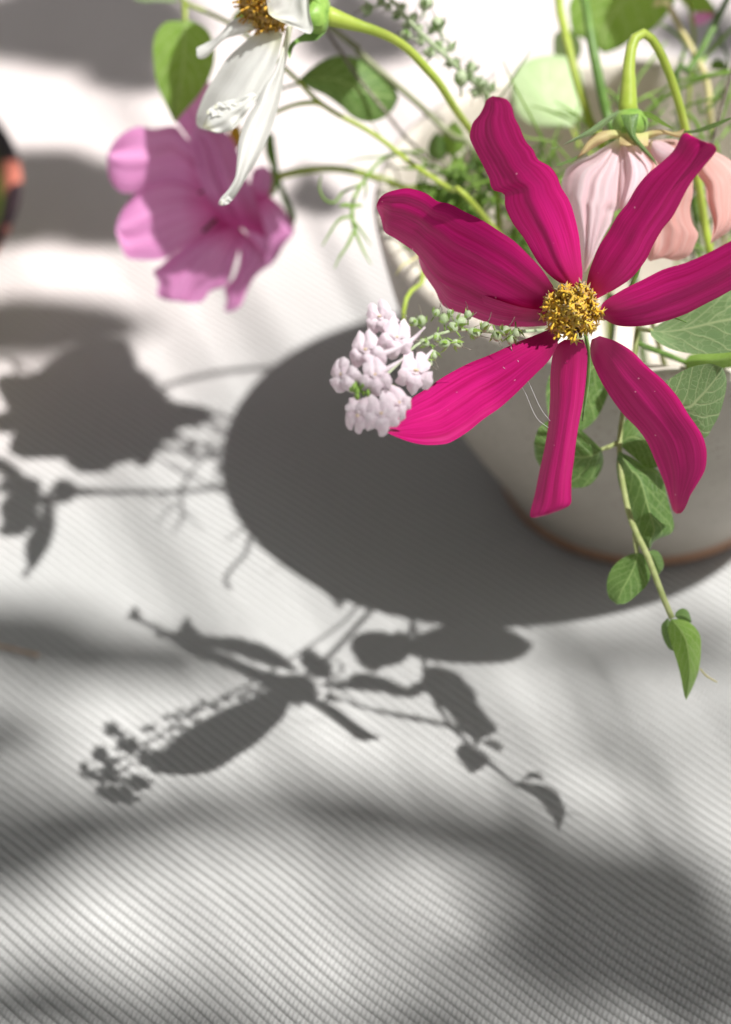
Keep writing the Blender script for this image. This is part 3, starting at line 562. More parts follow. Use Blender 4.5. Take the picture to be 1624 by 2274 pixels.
fl = [(450, 110, .371, 31, .35, -.2, 61, [(0, -.5, -.1), (-.15, -1.0, -.3), (-.25, -1.45, -.4)]), (600, 320, .3685, 34, -.15, .1, 62, [(.2, -.3, -.2), (.9, .1, -.4), (1.5, .9, -.2)]), (310, 450, .3665, 36, .2, -.3, 63, [(.3, -.3, -.2), (1.2, -.2, -.3), (2.2, .1, -.5)]),
      (390, 700, .3640, 32, .1, 0, 64, [(.2, .1, -.2), (1.0, .5, -.2), (1.8, .9, -.4)]), (800, 660, .3690, 36, -.1, .2, 65, [(.2, .3, -.2), (.6, .9, -.4), (.9, 1.3, -.6)]), (80, 690, .3650, 33, .5, -.5, 66, None),
      (230, 1080, .3635, 31, 2.7, -.3, 67, None), (450, 1090, .3630, 35, .15, .1, 68, [(.1, .4, -.2), (.3, 1.0, -.5), (.4, 1.4, -.7)]), (620, 980, .3660, 30, .5, .5, 69, [(.1, .4, -.2), (.2, 1.0, -.4), (.1, 1.6, -.6)])]
for (x, y, d, sz, ro, ya, sd_, spu) in fl:
    q = N3((x, y))[0]; toad_floret(t, q[0], q[1], d, sz, ro, ya, sd_, spu)
for i, (x, y, sz, an) in enumerate([(860, 140, 18, 1.6), (780, 150, 16, 2.4), (1085, 120, 18, 1.7), (1250, 150, 20, .4), (1090, 370, 18, 3.3), (1220, 370, 17, -.5), (985, 480, 15, -1.4), (890, 360, 16, 2.8), (1390, 260, 20, -.4), (1500, 200, 17, 1.0), (1180, 200, 17, 2.2), (1010, 300, 14, -1.8), (930, 560, 14, -.8), (1620, 290, 18, -1.3), (1700, 240, 18, .8), (560, 800, 11, -1), (690, 600, 11, 1.5), (1010, 60, 14, 1.0), (1330, 80, 15, 1.6), (1150, 60, 12, 2.0), (1820, 260, 17, -1.5), (1760, 330, 16, -1.6)]):
    q = N3((x, y))[0]; pod(t, q[0], q[1], .3725+max(0, (x-850))*.00002, sz, an, 80+i)
mb = MB()
for k in range(26):
    q = N3((210+rng.normal(0, 55), 820+rng.normal(0, 60)))[0]; c = at(q[0], q[1], .3640+rng.uniform(0, .0015)); mb.ball(c, .0004, .0007, .0005, None, 6, 4)
mb.build('green_buds', M['feather'], t)
t = thing('seed_head_spray', 'slender toadflax spike gone to green seed pods, rising behind the white flower stem', 'flower', (BX-.02, BY+.02, .022))
ss = [(*A1((100, -60))[0], .437), (*A1((180, 5))[0], .437), (*A1((250, 90))[0], .438), (*A1((330, 172))[0], .439), (*A1((400, 235))[0], .440), (*A1((462, 295))[0], .442), (*A1((530, 355))[0], .445), (*A1((580, 410))[0], .448), (1110, 330, .456), (1160, 430, .462), inbowl(-.02, .02, .022)]
stem('stem', ss, [8, 11, 13, 14, 14, 14, 14, 13, 12], M['pod'], t, 50, 8)
for i, (x, y, sz, an, dx, dy) in enumerate([(70, 35, 15, 3.5, 90, -20), (318, 15, 17, 1.3, 0, 60), (370, 105, 18, 1.9, 40, 70), (235, 148, 14, 3.1, 60, 30), (335, 225, 14, 3.3, 50, 30), (470, 335, 19, 1.6, 10, 10), (515, 290, 14, 1.4, 10, 50), (430, 200, 11, 1.0, 0, 30), (270, 75, 12, 1.2, 0, 20), (200, 60, 12, 2.8, 10, 10), (300, 175, 11, 3.4, 10, 10), (560, 365, 15, .7, 0, 10), (600, 375, 12, 1.2, 0, 0), (420, 270, 11, 3.6, 0, 0), (535, 395, 13, 4.2, 0, 0), (345, 130, 10, .8, 0, 0), (215, 30, 11, .9, 0, 0), (240, 105, 10, 3.2, 0, 0), (290, 120, 10, .5, 0, 0), (375, 190, 11, 3.6, 0, 0), (395, 215, 10, .6, 0, 0), (450, 265, 11, .4, 0, 0), (490, 330, 12, 4.0, 0, 0), (505, 320, 12, .7, 0, 0), (545, 345, 12, 2.4, 0, 0), (130, 5, 11, 2.2, 0, 0), (160, 25, 10, 4.0, 0, 0)]):
    q = A1((x, y))[0]; pod(t, q[0], q[1], .4385+i*.0003, sz*1.35, an, 120+i, [M['pod'], M['stem_green'], M['stem_brown']])
    if dx or dy: q2 = A1((x+dx, y+dy))[0]; stem('pod_stalk', [(q[0], q[1], .4385), (q2[0], q2[1], .439)], 3.5, M['pod'], t, 8, 5)

# ---------------------------------------------------------------- hanging vine over the bowl's front
t = thing('trailing_vine', 'leafy honeysuckle vine trailing down over the front of the bowl', 'vine', (BX+.01, BY-.03, .025))
stem('stem', [inbowl(.01, -.03, .025), (1440, 690, .432), (1422, 705, .421), (1414, 745, .4185), (1408, 800, .4185), (1396, 870, .4185), (*A3((752, 740))[0], .418), (*A3((737, 860))[0], .4165), (*A3((742, 1000))[0], .415), (*A3((778, 1200))[0], .413), (*A3((822, 1320))[0], .412), (*A3((872, 1420))[0], .411), (*A3((940, 1600))[0], .4105), (*A3((992, 1725))[0], .4102)], [14, 14, 14, 14, 14, 14, 13, 13, 12, 12, 13, 14, 14, 13], M['stem_fuzzy'], t, 60, 10)
stem('leaf_stalk', [(*A3((735, 868))[0], .4165), (*A3((690, 890))[0], .416), (*A3((645, 906))[0], .4155)], [12, 11, 9], M['stem_fuzzy'], t, 10)
stem('leaf_stalk', [(*A3((812, 1310))[0], .4125), (*A3((815, 1360))[0], .4125), (*A3((822, 1410))[0], .4125)], [13, 12, 10], M['stem_fuzzy'], t, 10)
def vl(cv, pts, tip, d0, d1, sd, mat='leaf', **k):
    k.setdefault('fold', .0012); return leaf('leaf', cv(*pts), d0, d1, M[mat], t, tip=tip, nu=17, nv=32, seed=sd, **k)
vl(A3, ((660,470),(600,420),(480,450),(400,540),(380,640),(400,760),(470,815),(550,815),(630,745),(685,620),(690,520)), 6, .4195, .4185, 201, tilt=.003)
vl(A3, ((650,905),(600,855),(550,812),(480,778),(400,765),(345,800),(319,875),(330,950),(380,1020),(450,1075),(520,1092),(590,1078),(640,1020),(659,960)), 6, .4155, .4165, 202, tilt=.004)
vl(A3, ((738,885),(742,830),(765,765),(830,740),(920,790),(960,880),(950,960),(915,993),(860,985),(800,938)), 6, .4165, .4150, 203)
vl(A3, ((733,913),(722,960),(729,1050),(760,1160),(790,1250),(830,1330),(884,1393),(903,1352),(935,1336),(990,1310),(1001,1262),(972,1150),(950,1060),(920,1002),(860,985),(800,945)), 6, .4145, .4115, 204, fold=.0025, cup=.001)
vl(A3, ((826,1402),(760,1428),(702,1478),(675,1550),(684,1622),(722,1657),(772,1650),(832,1602),(872,1560),(888,1500),(870,1430)), 5, .4125, .4135, 205, tilt=-.002)
vl(A3, ((872,1400),(905,1393),(935,1412),(952,1460),(945,1492),(915,1520),(890,1480)), 4, .4135, .415, 206)
vl(A3, ((985,1728),(972,1790),(998,1880),(1028,1980),(1048,2085),(1060,2124),(1092,2060),(1121,1980),(1132,1880),(1126,1802),(1080,1746),(1030,1730)), 5, .410, .4105, 207, 'leaf_bright', fold=.003)
vl(A3, ((972,1722),(941,1758),(945,1812),(975,1872),(1006,1885),(1010,1800)), 4, .4125, .4135, 208)
vl(A3, ((1005,1715),(1012,1694),(1040,1677),(1070,1690),(1089,1742),(1050,1750)), 4, .4125, .414, 209)
vl(A8, ((760,760),(860,540),(1000,432),(1150,352),(1300,312),(1410,305),(1530,345),(1573,470),(1562,620),(1500,850),(1420,1000),(1325,1130),(1100,1050),(880,900)), 6, .4035, .3995, 210, 'leaf_back', tilt=.002, fold=.0006)
vl(A0, ((1444,733),(1448,748),(1475,768),(1510,781),(1560,786),(1640,780),(1730,760),(1800,715),(1760,660),(1690,632),(1610,640),(1540,672),(1480,710)), 7, .4085, .404, 211, 'leaf_back', tilt=.005, fold=.0008)
vl(A0, ((1520,806),(1535,787),(1580,783),(1640,772),(1690,795),(1640,813),(1600,819),(1560,818),(1530,822)), 4, .4255, .421, 212, 'leaf_bright', tilt=.001)
stem('leaf_stalk', [(1420, 728, .4185), (1432, 732, .4135), (1446, 734, .4085)], 11, M['stem_fuzzy'], t, 8)
stem('leaf_stalk', [(1400, 850, .4185), (1430, 880, .411), (1455, 899, .4035)], 9, M['stem_fuzzy'], t, 8)
stem('leaf_stalk', [(1402, 800, .4185), (1385, 795, .419), (1345, 800, .4195)], 9, M['stem_fuzzy'], t, 8)
stem('side_stem', [(1418, 762, .421), (1440, 772, .423), (1480, 787, .425), (1525, 806, .4275)], [13, 13, 13, 12], M['stem_green'], t, 14)
stem('tendril', [(*A3((1128, 1970))[0], .4115), (*A3((1160, 2005))[0], .412), (*A3((1210, 2035))[0], .4125)], [4, 4, 3], M['stem_straw'], t, 10, 5)

# ---------------------------------------------------------------- sprig with rounded leaves reaching left
t = thing('leafy_sprig', 'sprig with blurred rounded green leaves reaching out left behind the white flower', 'sprig', (BX, BY, .022))
def sl(cv, pts, tip, d0, d1, sd, mat='leaf_bright', **k): return leaf('leaf', cv(*pts), d0, d1, M[mat], t, tip=tip, nu=17, nv=32, seed=sd, **k)
stem('stem', [(395, -30, 0.4750), (*A2((485, 8))[0], 0.4740), (*A2((600, 60))[0], 0.4710), (*A2((720, 120))[0], 0.4680), (*A2((880, 240))[0], 0.4650), (*A2((1000, 350))[0], 0.4620), (*A2((1070, 415))[0], 0.4600), (*A2((1150, 500))[0], 0.4570), (*A2((1250, 570))[0], 0.4540), (*A2((1400, 650))[0], 0.4510), (*A2((1510, 725))[0], 0.4490), (*A2((1640, 830))[0], 0.4470), (1000, 420, 0.4450), (1070, 475, 0.4440), inbowl(0, 0, .022)], [10, 11, 11, 11, 11, 11, 12, 13, 13, 14, 14, 14, 14, 14, 14], M['stem_lime'], t, 70, 9)
stem('leaf_stalk', [(*A2((488, 10))[0], 0.4740), (*A2((492, 60))[0], 0.4730), (*A2((492, 110))[0], 0.4720)], [13, 11, 9], M['stem_lime'], t, 8)
sl(A2, ((492,104),(400,110),(350,160),(330,230),(335,330),(350,420),(382,500),(440,620),(490,560),(560,480),(620,380),(642,280),(622,180),(580,130),(520,105)), 7, 0.4720, 0.4670, 221, fold=.002)
sl(A2, ((1060,405),(1120,350),(1180,310),(1260,281),(1340,288),(1450,330),(1530,400),(1572,490),(1540,555),(1480,602),(1410,616),(1340,592),(1280,540),(1200,482),(1130,450)), 7, 0.4620, 0.4700, 222, 'leaf', cup=.002)
sl(A2, ((470,5),(400,-30),(330,-40),(260,-30),(230,0),(290,12),(350,8),(420,12)), 4, 0.4750, 0.4780, 223, 'leaf_pale')
sl(A2, ((720,120),(740,70),(790,30),(850,20),(870,60),(830,110),(770,130)), 4, 0.4710, 0.4780, 224)
stem('side_stem', [(*A2((900, 600))[0], 0.4580), (*A2((960, 562))[0], 0.4580), (*A2((1050, 528))[0], 0.4580), (*A2((1140, 518))[0], 0.4580), (*A2((1190, 532))[0], 0.4570)], [9, 9, 10, 11, 11], M['stem_lime'], t, 20)
stem('side_stem', [(*A2((930, 470))[0], 0.4630), (*A2((1000, 440))[0], 0.4620), (*A2((1060, 425))[0], 0.4600)], [6, 7, 8], M['stem_green'], t, 12)

# ---------------------------------------------------------------- plain stems and grasses standing in the bowl
def stalk(name, label, pts, w, mat, base):
    t = thing(name, label, 'stem', (BX+base[0], BY+base[1], base[2]), 'stems in the bowl'); stem('stem', pts+[inbowl(*base)], w, M[mat], t, 40, 9); return t
stalk('dry_stalk', 'thick dry grey-olive stalk slanting behind the white flower stem', [(640, -30, .468), (*A2((1060, 20))[0], .467), (*A2((1240, 150))[0], .466), (*A2((1400, 272))[0], .466), (*A1((0, 195))[0], .466), (*A1((150, 325))[0], .467), (*A1((300, 455))[0], .468), (*A1((420, 575))[0], .469), (1060, 370, .471)], [13, 14, 15, 15, 15, 15, 15], 'stem_olive', (-.03, .02, .02))
stalk('dry_stalk', 'thin dark dry stalk beside the thick olive one', [(640, -40, .462), (*A2((1130, 40))[0], .462), (*A2((1210, 165))[0], .462), (*A2((1290, 280))[0], .462), (*A2((1370, 400))[0], .463), (*A2((1500, 560))[0], .464), (*A2((1610, 700))[0], .466), (950, 350, .467), (1010, 440, .469)], [8, 8, 8, 8, 8, 9, 9], 'stem_brown', (-.04, .005, .02))
def head(parent, c, axis, rad, mat, np_, sd):
    r = np.random.default_rng(sd); axis = axis/np.linalg.norm(axis); X = np.cross(axis, [0.2, .9, .1]); X /= np.linalg.norm(X); Y = np.cross(axis, X)
    for k in range(np_):
        a = k*2.39996; ring = k/np_; ln = rad*(1-.25*ring)*r.uniform(.80, 1.12); w = rad*r.uniform(.36, .52); e = X*math.cos(a)+Y*math.sin(a); f = -X*math.sin(a)+Y*math.cos(a); V = []; uv = []
        for i in range(9):
            q = i/8
            for j in range(5):
                p = (j-2)/2; V.append(c+e*(rad*.08+ln*q)+f*p*w*math.sin(math.pi*min(.92, .12+.75*q))+axis*(rad*(.25*ring+.15*math.sin(q*2.2)-.18*q*q)+rad*.05*(1-p*p))); uv.append((j/4, q))
        F = [(i*5+j, i*5+j+1, i*5+j+6, i*5+j+5) for i in range(8) for j in range(4)]; obj('petal', V, F, mat, parent, uv)
    disc(parent, c+axis*rad*.12, axis, rad*.22, 40, [M['gold'], M['anther'], M['amber']], sd+1)
def tall(name, label, pts, w, mat, base, hc, hax, rad, hmat, np_, sd, neck):
    t = thing(name, label, 'flower', (BX+base[0], BY+base[1], base[2]), 'tall flowers whose heads rise out of the picture')
    P = [at(*p) for p in pts]; H = np.asarray(hc, float); head(t, H, np.asarray(hax, float), rad, M[hmat], np_, sd)
    stem('stem', [(None, *H)]+[(None, *q) for q in neck]+pts+[inbowl(*base)], w, M[mat], t, 60, 9); return t
tall('tall_flower', 'thick lime flower stalk rising beside the dark green stalk and leaving the picture', [(1243, -20, .466)]+[(*p, d) for p, d in zip(A7((255, 30), (300, 230), (350, 430), (405, 650), (470, 850), (520, 1020)), (.466, .464, .462, .461, .461, .462))]+[(1340, 350, .464)], [18, 20, 20, 21, 21, 21, 21], 'stem_lime', (-.005, .02, .02), at(905, -385, .422), (-.3, -.2, .9), .0235, 'blush', 14, 501, [at(980, -350, .43), at(1100, -270, .445), at(1200, -130, .460)])
stalk('green_stalk', 'thick dark green stalk standing between lime stalk and nodding flower', [(1285, -60, .464), *[(*p, d) for p, d in zip(A7((465, 0), (512, 300), (562, 560), (612, 800), (645, 940)), (.461, .458, .457, .457, .458))], (1370, 340, .461)], [22, 22, 22, 22, 22], 'stem_green', (.003, .015, .02))
tall('tall_flower', 'straw yellow flower stalk crossing pale grass blades at the bowl back', [(1470, -20, .472)]+[(*p, d) for p, d in zip(A7((1120, 20), (1200, 180), (1290, 350), (1370, 490), (1425, 620), (1455, 800), (1465, 1000)), (.472, .470, .468, .467, .467, .467, .468))], [13, 15, 15, 14, 14, 13, 12], 'stem_straw', (.025, .02, .02), (.098, .425, .158), (.2, -.1, 1), .017, 'pink', 18, 511, [np.array((.085, .425, .150))])
stalk('speckled_stalk', 'thin speckled grey-brown stalk beside the nodding blush flower', [(1668, -20, .432), (1645, 90, .432), *[(*p, d) for p, d in zip(A7((1625, 590), (1550, 850), (1480, 1110)), (.432, .434, .436))], (1560, 400, .442), (1530, 500, .45)], [9, 9, 9, 9], 'stem_brown', (.018, -.005, .02))
stalk('green_stalk', 'bright green stalk fanning to the upper right over grass blades', [(1660, -80, .470), *[(*p, d) for p, d in zip(A7((1590, 0), (1480, 220), (1400, 380), (1290, 560), (1200, 760)), (.468, .466, .465, .465, .466))]], [15, 15, 16, 15, 14], 'stem_green', (.02, .015, .02))
t = thing('broad_leaf', 'broad sunlit green leaf hanging behind the two thick stalks', 'leaf', (BX+.01, BY+.03, .03), 'broad leaves behind the bowl')
leaf('leaf_blade', A7((980,-220),(700,-200),(450,-120),(345,20),(340,120),(368,270),(430,292),(520,360),(620,425),(740,382),(850,312),(980,250),(1100,130),(1180,0),(1150,-140)), .490, .486, M['leaf_bright'], t, tip=8, nu=17, nv=30, cup=.002, seed=231)
stem('leaf_stalk', [(*A7((980, -220))[0], .490), (1500, -60, .488), (1540, 60, .482), (1530, 220, .476), inbowl(.01, .03, .03)], [9, 9, 9], M['stem_lime'], t)
t = thing('broad_leaf', 'pale washed-out round leaf in full sun behind the crimson top petal', 'leaf', (BX-.01, BY+.03, .03), 'broad leaves behind the bowl')
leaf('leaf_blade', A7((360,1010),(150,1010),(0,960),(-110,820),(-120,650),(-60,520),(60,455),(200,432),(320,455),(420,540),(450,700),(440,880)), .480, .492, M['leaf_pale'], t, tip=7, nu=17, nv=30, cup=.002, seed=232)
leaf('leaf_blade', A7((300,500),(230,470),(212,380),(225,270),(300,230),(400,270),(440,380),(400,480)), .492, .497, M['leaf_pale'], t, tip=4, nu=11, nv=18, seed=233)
stem('leaf_stalk', [(*A7((360, 1010))[0], .480), (1290, 330, .476), (1320, 380, .472), inbowl(-.01, .03, .03)], [8, 8, 8], M['stem_lime'], t)
t = thing('leafy_tip', 'small leaf cluster at the end of a stem above the grass blades', 'sprig', (BX+.03, BY+.03, .03))
leaf('leaf', A7((1500,90),(1400,110),(1280,60),(1200,-20),(1260,-90),(1380,-60),(1460,10)), .485, .489, M['leaf_bright'], t, tip=3, nu=11, nv=18, seed=234)
leaf('leaf', A7((1590,560),(1530,560),(1470,545),(1450,520),(1480,480),(1530,468),(1580,500)), .478, .480, M['leaf'], t, tip=3, nu=9, nv=16, seed=235)
leaf('leaf', A7((1490,110),(1420,180),(1330,200),(1280,150),(1340,100),(1420,90)), .484, .487, M['pink'], t, tip=3, nu=9, nv=16, seed=236)
stem('stem', [(*A7((1490, 60))[0], .485), (*A7((1500, 200))[0], .484), (*A7((1590, 450))[0], .480), (*A7((1600, 560))[0], .478), (1580, 300, .476), inbowl(.03, .03, .03)], [7, 7, 7], M['stem_green'], t)
def blades(name, label, specs, base, mat='feather', cat='grass'):
    t = thing(name, label, cat, (BX+base[0], BY+base[1], base[2]), 'feathery greenery in the bowl')
    for pts, w in specs: stem('leaf_blade', pts, w, M[mat], t, 20, 6)
    return t
def z7(pts, d0, d1):
    q = A7(*pts); return [(a, b, d) for (a, b), d in zip(q, np.linspace(d0, d1, len(q)))]
def z2(pts, d0, d1):
    q = A2(*pts); return [(a, b, d) for (a, b), d in zip(q, np.linspace(d0, d1, len(q)))]
def z1(pts, d0, d1):
    q = A1(*pts); return [(a, b, d) for (a, b), d in zip(q, np.linspace(d0, d1, len(q)))]
blades('grass_tuft', 'pale grass blades fanning over the bowl back by the straw stalk', [
    (z7(((1000, 900), (1100, 700), (1300, 620), (1624, 560)), .465, .455), [5, 7, 8, 5]), (z7(((980, 880), (1150, 740), (1350, 640), (1480, 600), (1660, 570)), .463, .452), [5, 9, 10, 6]),
    (z7(((1150, 900), (1300, 830), (1450, 790), (1640, 770)), .46, .45), [4, 7, 7, 4]), (z7(((850, 700), (900, 600), (1000, 470), (1110, 330)), .468, .472), [5, 7, 6, 3]),
    (z7(((1180, 650), (1220, 500), (1260, 380), (1270, 300)), .468, .475), [8, 10, 8, 4]), (z7(((1300, 640), (1400, 480), (1500, 360), (1650, 210)), .468, .475), [9, 12, 12, 8]),
    (z7(((1270, 880), (1330, 950), (1370, 1020), (1400, 1110)), .455, .45), [5, 10, 11, 5]), (z7(((1400, 900), (1500, 800), (1560, 720), (1640, 650)), .458, .452), [6, 9, 8, 5]),
    (z7(((930, 770), (960, 760), (1010, 790), (1040, 850)), .46, .455), [6, 7, 7, 4]), (z7(((720, 850), (740, 760), (760, 690), (770, 640)), .462, .465), [7, 9, 8, 4]),
    (z7(((900, 950), (1000, 840), (1100, 760), (1160, 720)), .462, .458), [6, 9, 8, 5]), (z7(((1060, 190), (1150, 240), (1220, 300), (1260, 380)), .472, .47), [4, 7, 7, 4]), (z7(((1520, 1020), (1560, 900), (1600, 780), (1640, 640)), .455, .45), [8, 10, 8, 4])], (.015, .01, .04))
blades('thread_leaf', 'two crossing thread-like leaves against the pale round leaf', [
    (z1(((840, 640), (770, 500), (690, 350), (650, 260)), .452, .440), [5, 6, 5, 2]), (z1(((600, 470), (650, 400), (700, 320), (770, 215)), .452, .440), [5, 5, 5, 2]),
    (z1(((950, 700), (860, 610), (760, 590), (700, 560)), .45, .446), [5, 6, 5, 3]), (z1(((960, 640), (970, 560), (965, 490), (970, 440)), .452, .452), [4, 4, 4, 2])], (-.01, 0, .04))
blades('thread_leaf', 'feathery thread leaf with forked tips drooping over the left bowl rim', [
    (z2(((1700, 760), (1560, 780), (1480, 810), (1410, 890), (1345, 1000), (1335, 1090), (1348, 1160)), .466, .448), [7, 7, 8, 9, 9, 9, 8]), (z2(((1348, 1160), (1310, 1240), (1270, 1300), (1245, 1355)), .448, .446), [8, 7, 5, 2]),
    (z2(((1348, 1160), (1380, 1240), (1410, 1300), (1432, 1335)), .448, .447), [8, 6, 5, 2]), (z2(((1340, 1090), (1270, 1110), (1220, 1180), (1185, 1240)), .448, .446), [7, 6, 5, 2]),
    (z2(((1345, 1120), (1390, 1180), (1430, 1240)), .448, .449), [6, 5, 2]), (z2(((1380, 930), (1290, 970), (1250, 1020), (1200, 1010), (1170, 950), (1180, 880)), .451, .447), [6, 7, 6, 5, 3]),
    (z2(((1335, 1040), (1300, 1035), (1270, 1040)), .448, .447), [9, 11, 5]), (z2(((1340, 1045), (1365, 1035), (1385, 1040)), .448, .449), [8, 9, 4]), (z2(((1400, 900), (1405, 960), (1395, 1010)), .452, .453), [5, 5, 2]),
    (z2(((1600, 770), (1480, 790), (1380, 800), (1300, 820)), .466, .462), [5, 5, 4, 2]), (z2(((1420, 600), (1500, 720), (1560, 770)), .462, .466), [2, 4, 6])], (-.03, -.01, .05))
tsp = []
r2 = np.random.default_rng(5)
for k in range(110):
    x0 = r2.uniform(950, 1250); y0 = r2.uniform(360, 580); a = r2.uniform(0, 6.28); ln = r2.uniform(35, 120); cv = r2.uniform(-.9, .9)
    p = [(x0+ln*q*math.cos(a+cv*q), y0-ln*q*abs(math.sin(a+cv*q))*.9, .457+.014*r2.random()-.006*q) for q in (0, .35, .7, 1.0)]
    tsp.append((p, [6, r2.uniform(6, 11), r2.uniform(5, 8), 2]))
blades('feathery_tuft', 'dense tangle of feathery green foliage filling the left of the bowl', tsp, (-.02, -.005, .05))
tsp = []
for k in range(70):
    x0 = r2.uniform(1290, 1640); y0 = r2.uniform(240, 600); a = r2.uniform(.3, 2.8); ln = r2.uniform(60, 150); cv = r2.uniform(-.9, .9)
    p = [(x0+ln*q*math.cos(a+cv*q), y0-ln*q*math.sin(a+cv*q*.4)*.8, .458+.012*r2.random()-.006*q) for q in (0, .35, .7, 1.0)]
    tsp.append((p, [6, r2.uniform(6, 10), r2.uniform(5, 8), 2]))
blades('feathery_tuft', 'loose feathery foliage behind the nodding blush flower', tsp, (.02, .0, .05))
t = thing('filler_sprig', 'sprig of small bright green leaves packed inside the bowl behind the crimson petals', 'sprig', (BX-.01, BY, .03))
stem('stem', [inbowl(-.01, 0, .03), (1180, 520, .472), (1130, 460, .468), (1080, 400, .466), (1040, 360, .464)], [10, 9, 8, 5], M['stem_green'], t)
for k in range(44):
    x0 = r2.uniform(960, 1300); y0 = r2.uniform(330, 580); a = r2.uniform(0, 6.28); ln = r2.uniform(40, 85); w = ln*r2.uniform(.18, .32)
    e = np.array([math.cos(a), math.sin(a)]); f = np.array([-e[1], e[0]]); o0 = np.array([x0, y0])
    L = [o0, o0+e*ln*.3+f*w, o0+e*ln*.7+f*w*.8, o0+e*ln]; R = [o0, o0+e*ln*.3-f*w, o0+e*ln*.7-f*w*.8, o0+e*ln]
    dd = .462+.014*r2.random(); sheet('leaf', L, R, dd, dd-.008*r2.random(), M[('leaf_bright', 'leaf', 'leaf_bright')[k % 3]], t, nu=7, nv=12, fold=.001, seed=300+k)
t = thing('rim_tendril', 'curled pale green tendril bent over the front left bowl rim', 'stem', (BX-.03, BY-.03, .04), 'stems in the bowl')
stem('stem', [inbowl(-.03, -.03, .04), (965, 620, .452), (935, 632, .440), (910, 650, .434), (898, 680, .432), (896, 720, .433)], [12, 12, 12, 12, 11, 9], M['stem_lime'], t)
stem('leaf_blade', [(940, 560, .452), (915, 578, .446), (893, 590, .444), (880, 610, .445)], [7, 7, 6, 4], M['stem_straw'], t, 12, 6)

# ---------------------------------------------------------------- small things
g = [ground(-60, 1432), ground(-10, 1438), ground(30, 1447), ground(62, 1455), ground(82, 1460)]
g = [p+np.array([0, 0, .0008]) for p in g]
mb = MB(); mb.tube(g, [.00038, .00036, .00034, .00034, .0004], 7, 0, 16); mb.ball(g[-1], .00055)
M['twig'] = stem_mat('dry_twig', (0.28, 0.17, 0.10), (0.42, 0.30, 0.20), 0.0, 0.7)
tag(mb.build('fallen_twig', M['twig']), 'short fallen dry stalk lying on the cloth at its left side', 'twig')
for lab, pts in (('fine spider thread strung from the lower left crimson petal to the bottom one', [(1150, 800, .3865), (1175, 850, .389), (1200, 905, .392), (1222, 935, .396)]), ('second spider thread stretched beside the bottom crimson petal', [(1118, 815, .386), (1160, 860, .39), (1190, 925, .393), (1218, 950, .397)])):
    mb = MB(); mb.tube([at(*p) for p in pts], .00004, 4, 0, 16); tag(mb.build('spider_thread', M['silk']), lab, 'thread')

# ---------------------------------------------------------------- the tree whose leaves shade the table
t = thing('shade_tree', 'leafy tree branch above the table casting soft dappled shade', 'tree', (1.15, -1.1, -0.72))
Lh = np.array(SUNV)
def shade(px, py, rx, ry, ang, h, sd):
    g0 = ground(px, py); gx = ground(px+rx, py)-g0; k = np.linalg.norm(gx); g1 = ground(px, py-ry); ky = np.linalg.norm(g1-g0)
    c = g0-Lh*h; ca, sa = math.cos(ang), math.sin(ang); r = np.random.default_rng(sd); n = 22; V = [c+np.array([0, 0, .004])]
    for i in range(n):
        a = 2*math.pi*i/n; e = 1+.10*math.sin(3*a+sd)+r.uniform(-.05, .05); x, y = k*e*math.cos(a), ky*e*math.sin(a)
        V.append(c+np.array([x*ca-y*sa, x*sa+y*ca, .006*math.sin(a*2)]))
    F = [(0, 1+i, 1+(i+1) % n) for i in range(n)]; uv = [(.5, .5)]+[(.5+.5*math.cos(2*math.pi*i/n), .5+.5*math.sin(2*math.pi*i/n)) for i in range(n)]
    obj('leaf', V, F, M['canopy'], t, uv); return c
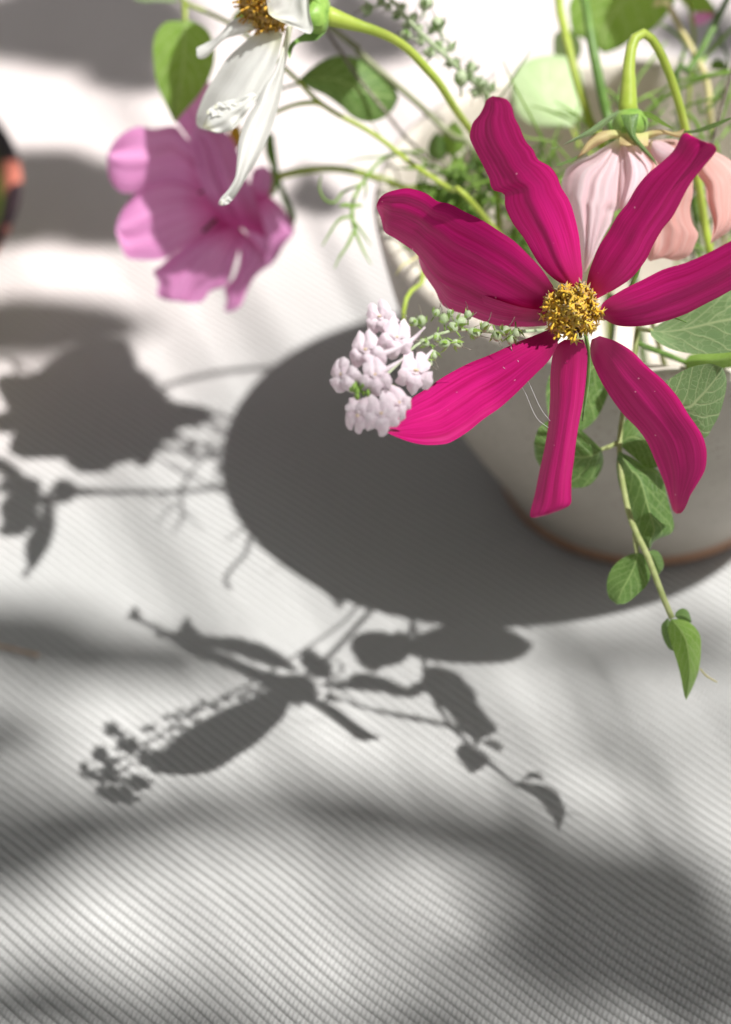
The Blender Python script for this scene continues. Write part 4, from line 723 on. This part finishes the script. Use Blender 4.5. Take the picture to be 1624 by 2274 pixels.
SH = [(30, 1410, 300, 80, -.25, 1.7), (330, 1450, 190, 45, -.3, 1.5), (-100, 1640, 230, 100, .1, 2.4),
      (-20, 1880, 330, 120, .25, 2.0), (340, 1815, 270, 70, .10, 2.0), (760, 1800, 300, 75, -.06, 2.0), (1080, 1870, 320, 95, -.22, 2.0), (1400, 1980, 320, 140, -.3, 2.1), (1150, 2080, 230, 75, -.1, 2.2), (1560, 2180, 300, 140, 0, 2.4), (1200, 2210, 240, 60, 0, 2.4),
      (-20, 2230, 300, 90, .2, 2.2), (350, 2285, 330, 85, 0, 2.2), (860, 2290, 320, 75, 0, 2.2), (1300, 1450, 200, 50, -.3, 2.2), (1560, 1420, 160, 45, -.2, 2.2), (1330, 1620, 150, 40, -.2, 2.4), (560, 2040, 190, 40, .1, 3.6), (1480, 1680, 190, 40, 0, 3.4),
      (160, 40, 300, 110, .1, 1.3), (270, 150, 90, 60, .6, 1.0), (-60, 430, 330, 110, .05, 1.0), (250, 450, 150, 95, 0, .95), (60, 730, 250, 70, .1, 1.2), (790, 60, 130, 90, .2, 1.0), (690, 420, 55, 60, .2, .6), (1560, 60, 120, 60, 0, 1.2)]
tw = [shade(*a, 400+i) for i, a in enumerate(SH)]
hub = np.array([1.45, -0.75, 2.55])
for i, c in enumerate(tw):
    m_ = (c+hub)/2+np.array([0, 0, .05]); mb = MB(); mb.tube([hub, m_, c+np.array([0, 0, .01])], [.004, .0015, .0008], 6, 0, 10); mb.build('twig', M['bark'], t)
ra = np.random.default_rng(77); V = []; F = []; UVc = []; sdir = -Lh/np.linalg.norm(Lh); tab = np.array([0, .42, 0.0])
while len(F) < 5200:      # foliage added overhead to block sky and darken shadows, open toward the sun
    p = ra.normal(0, 1, 3); p = p/np.linalg.norm(p)*ra.uniform(.45, 1)**.5*np.array([3.0, 3.0, 1.1])+np.array([.5, -.5, 3.6])
    w_ = p-tab; w_ = w_/np.linalg.norm(w_)
    if w_@sdir > .955 or p[2] < 2.3: continue
    a = ra.normal(0, 1, 3); a /= np.linalg.norm(a); b = np.cross(a, ra.normal(0, 1, 3)); b /= np.linalg.norm(b); k = ra.uniform(.09, .16); n0 = len(V)
    V += [p-a*k, p+b*k*.45+a*k*.1, p+a*k, p-b*k*.45+a*k*.1]; F.append((n0, n0+1, n0+2, n0+3)); UVc += [(.5, 0), (1, .5), (.5, 1), (0, .5)]
obj('sky_block_crown', V, F, M['canopy'], t, UVc, False)['kind'] = 'stuff'
mb = MB(); mb.tube([np.array([1.15, -1.1, -.72]), np.array([1.2, -1.08, .6]), np.array([1.25, -.95, 1.5]), hub], [.07, .055, .035, .006], 12, 0, 24); mb.build('trunk', M['bark'], t)
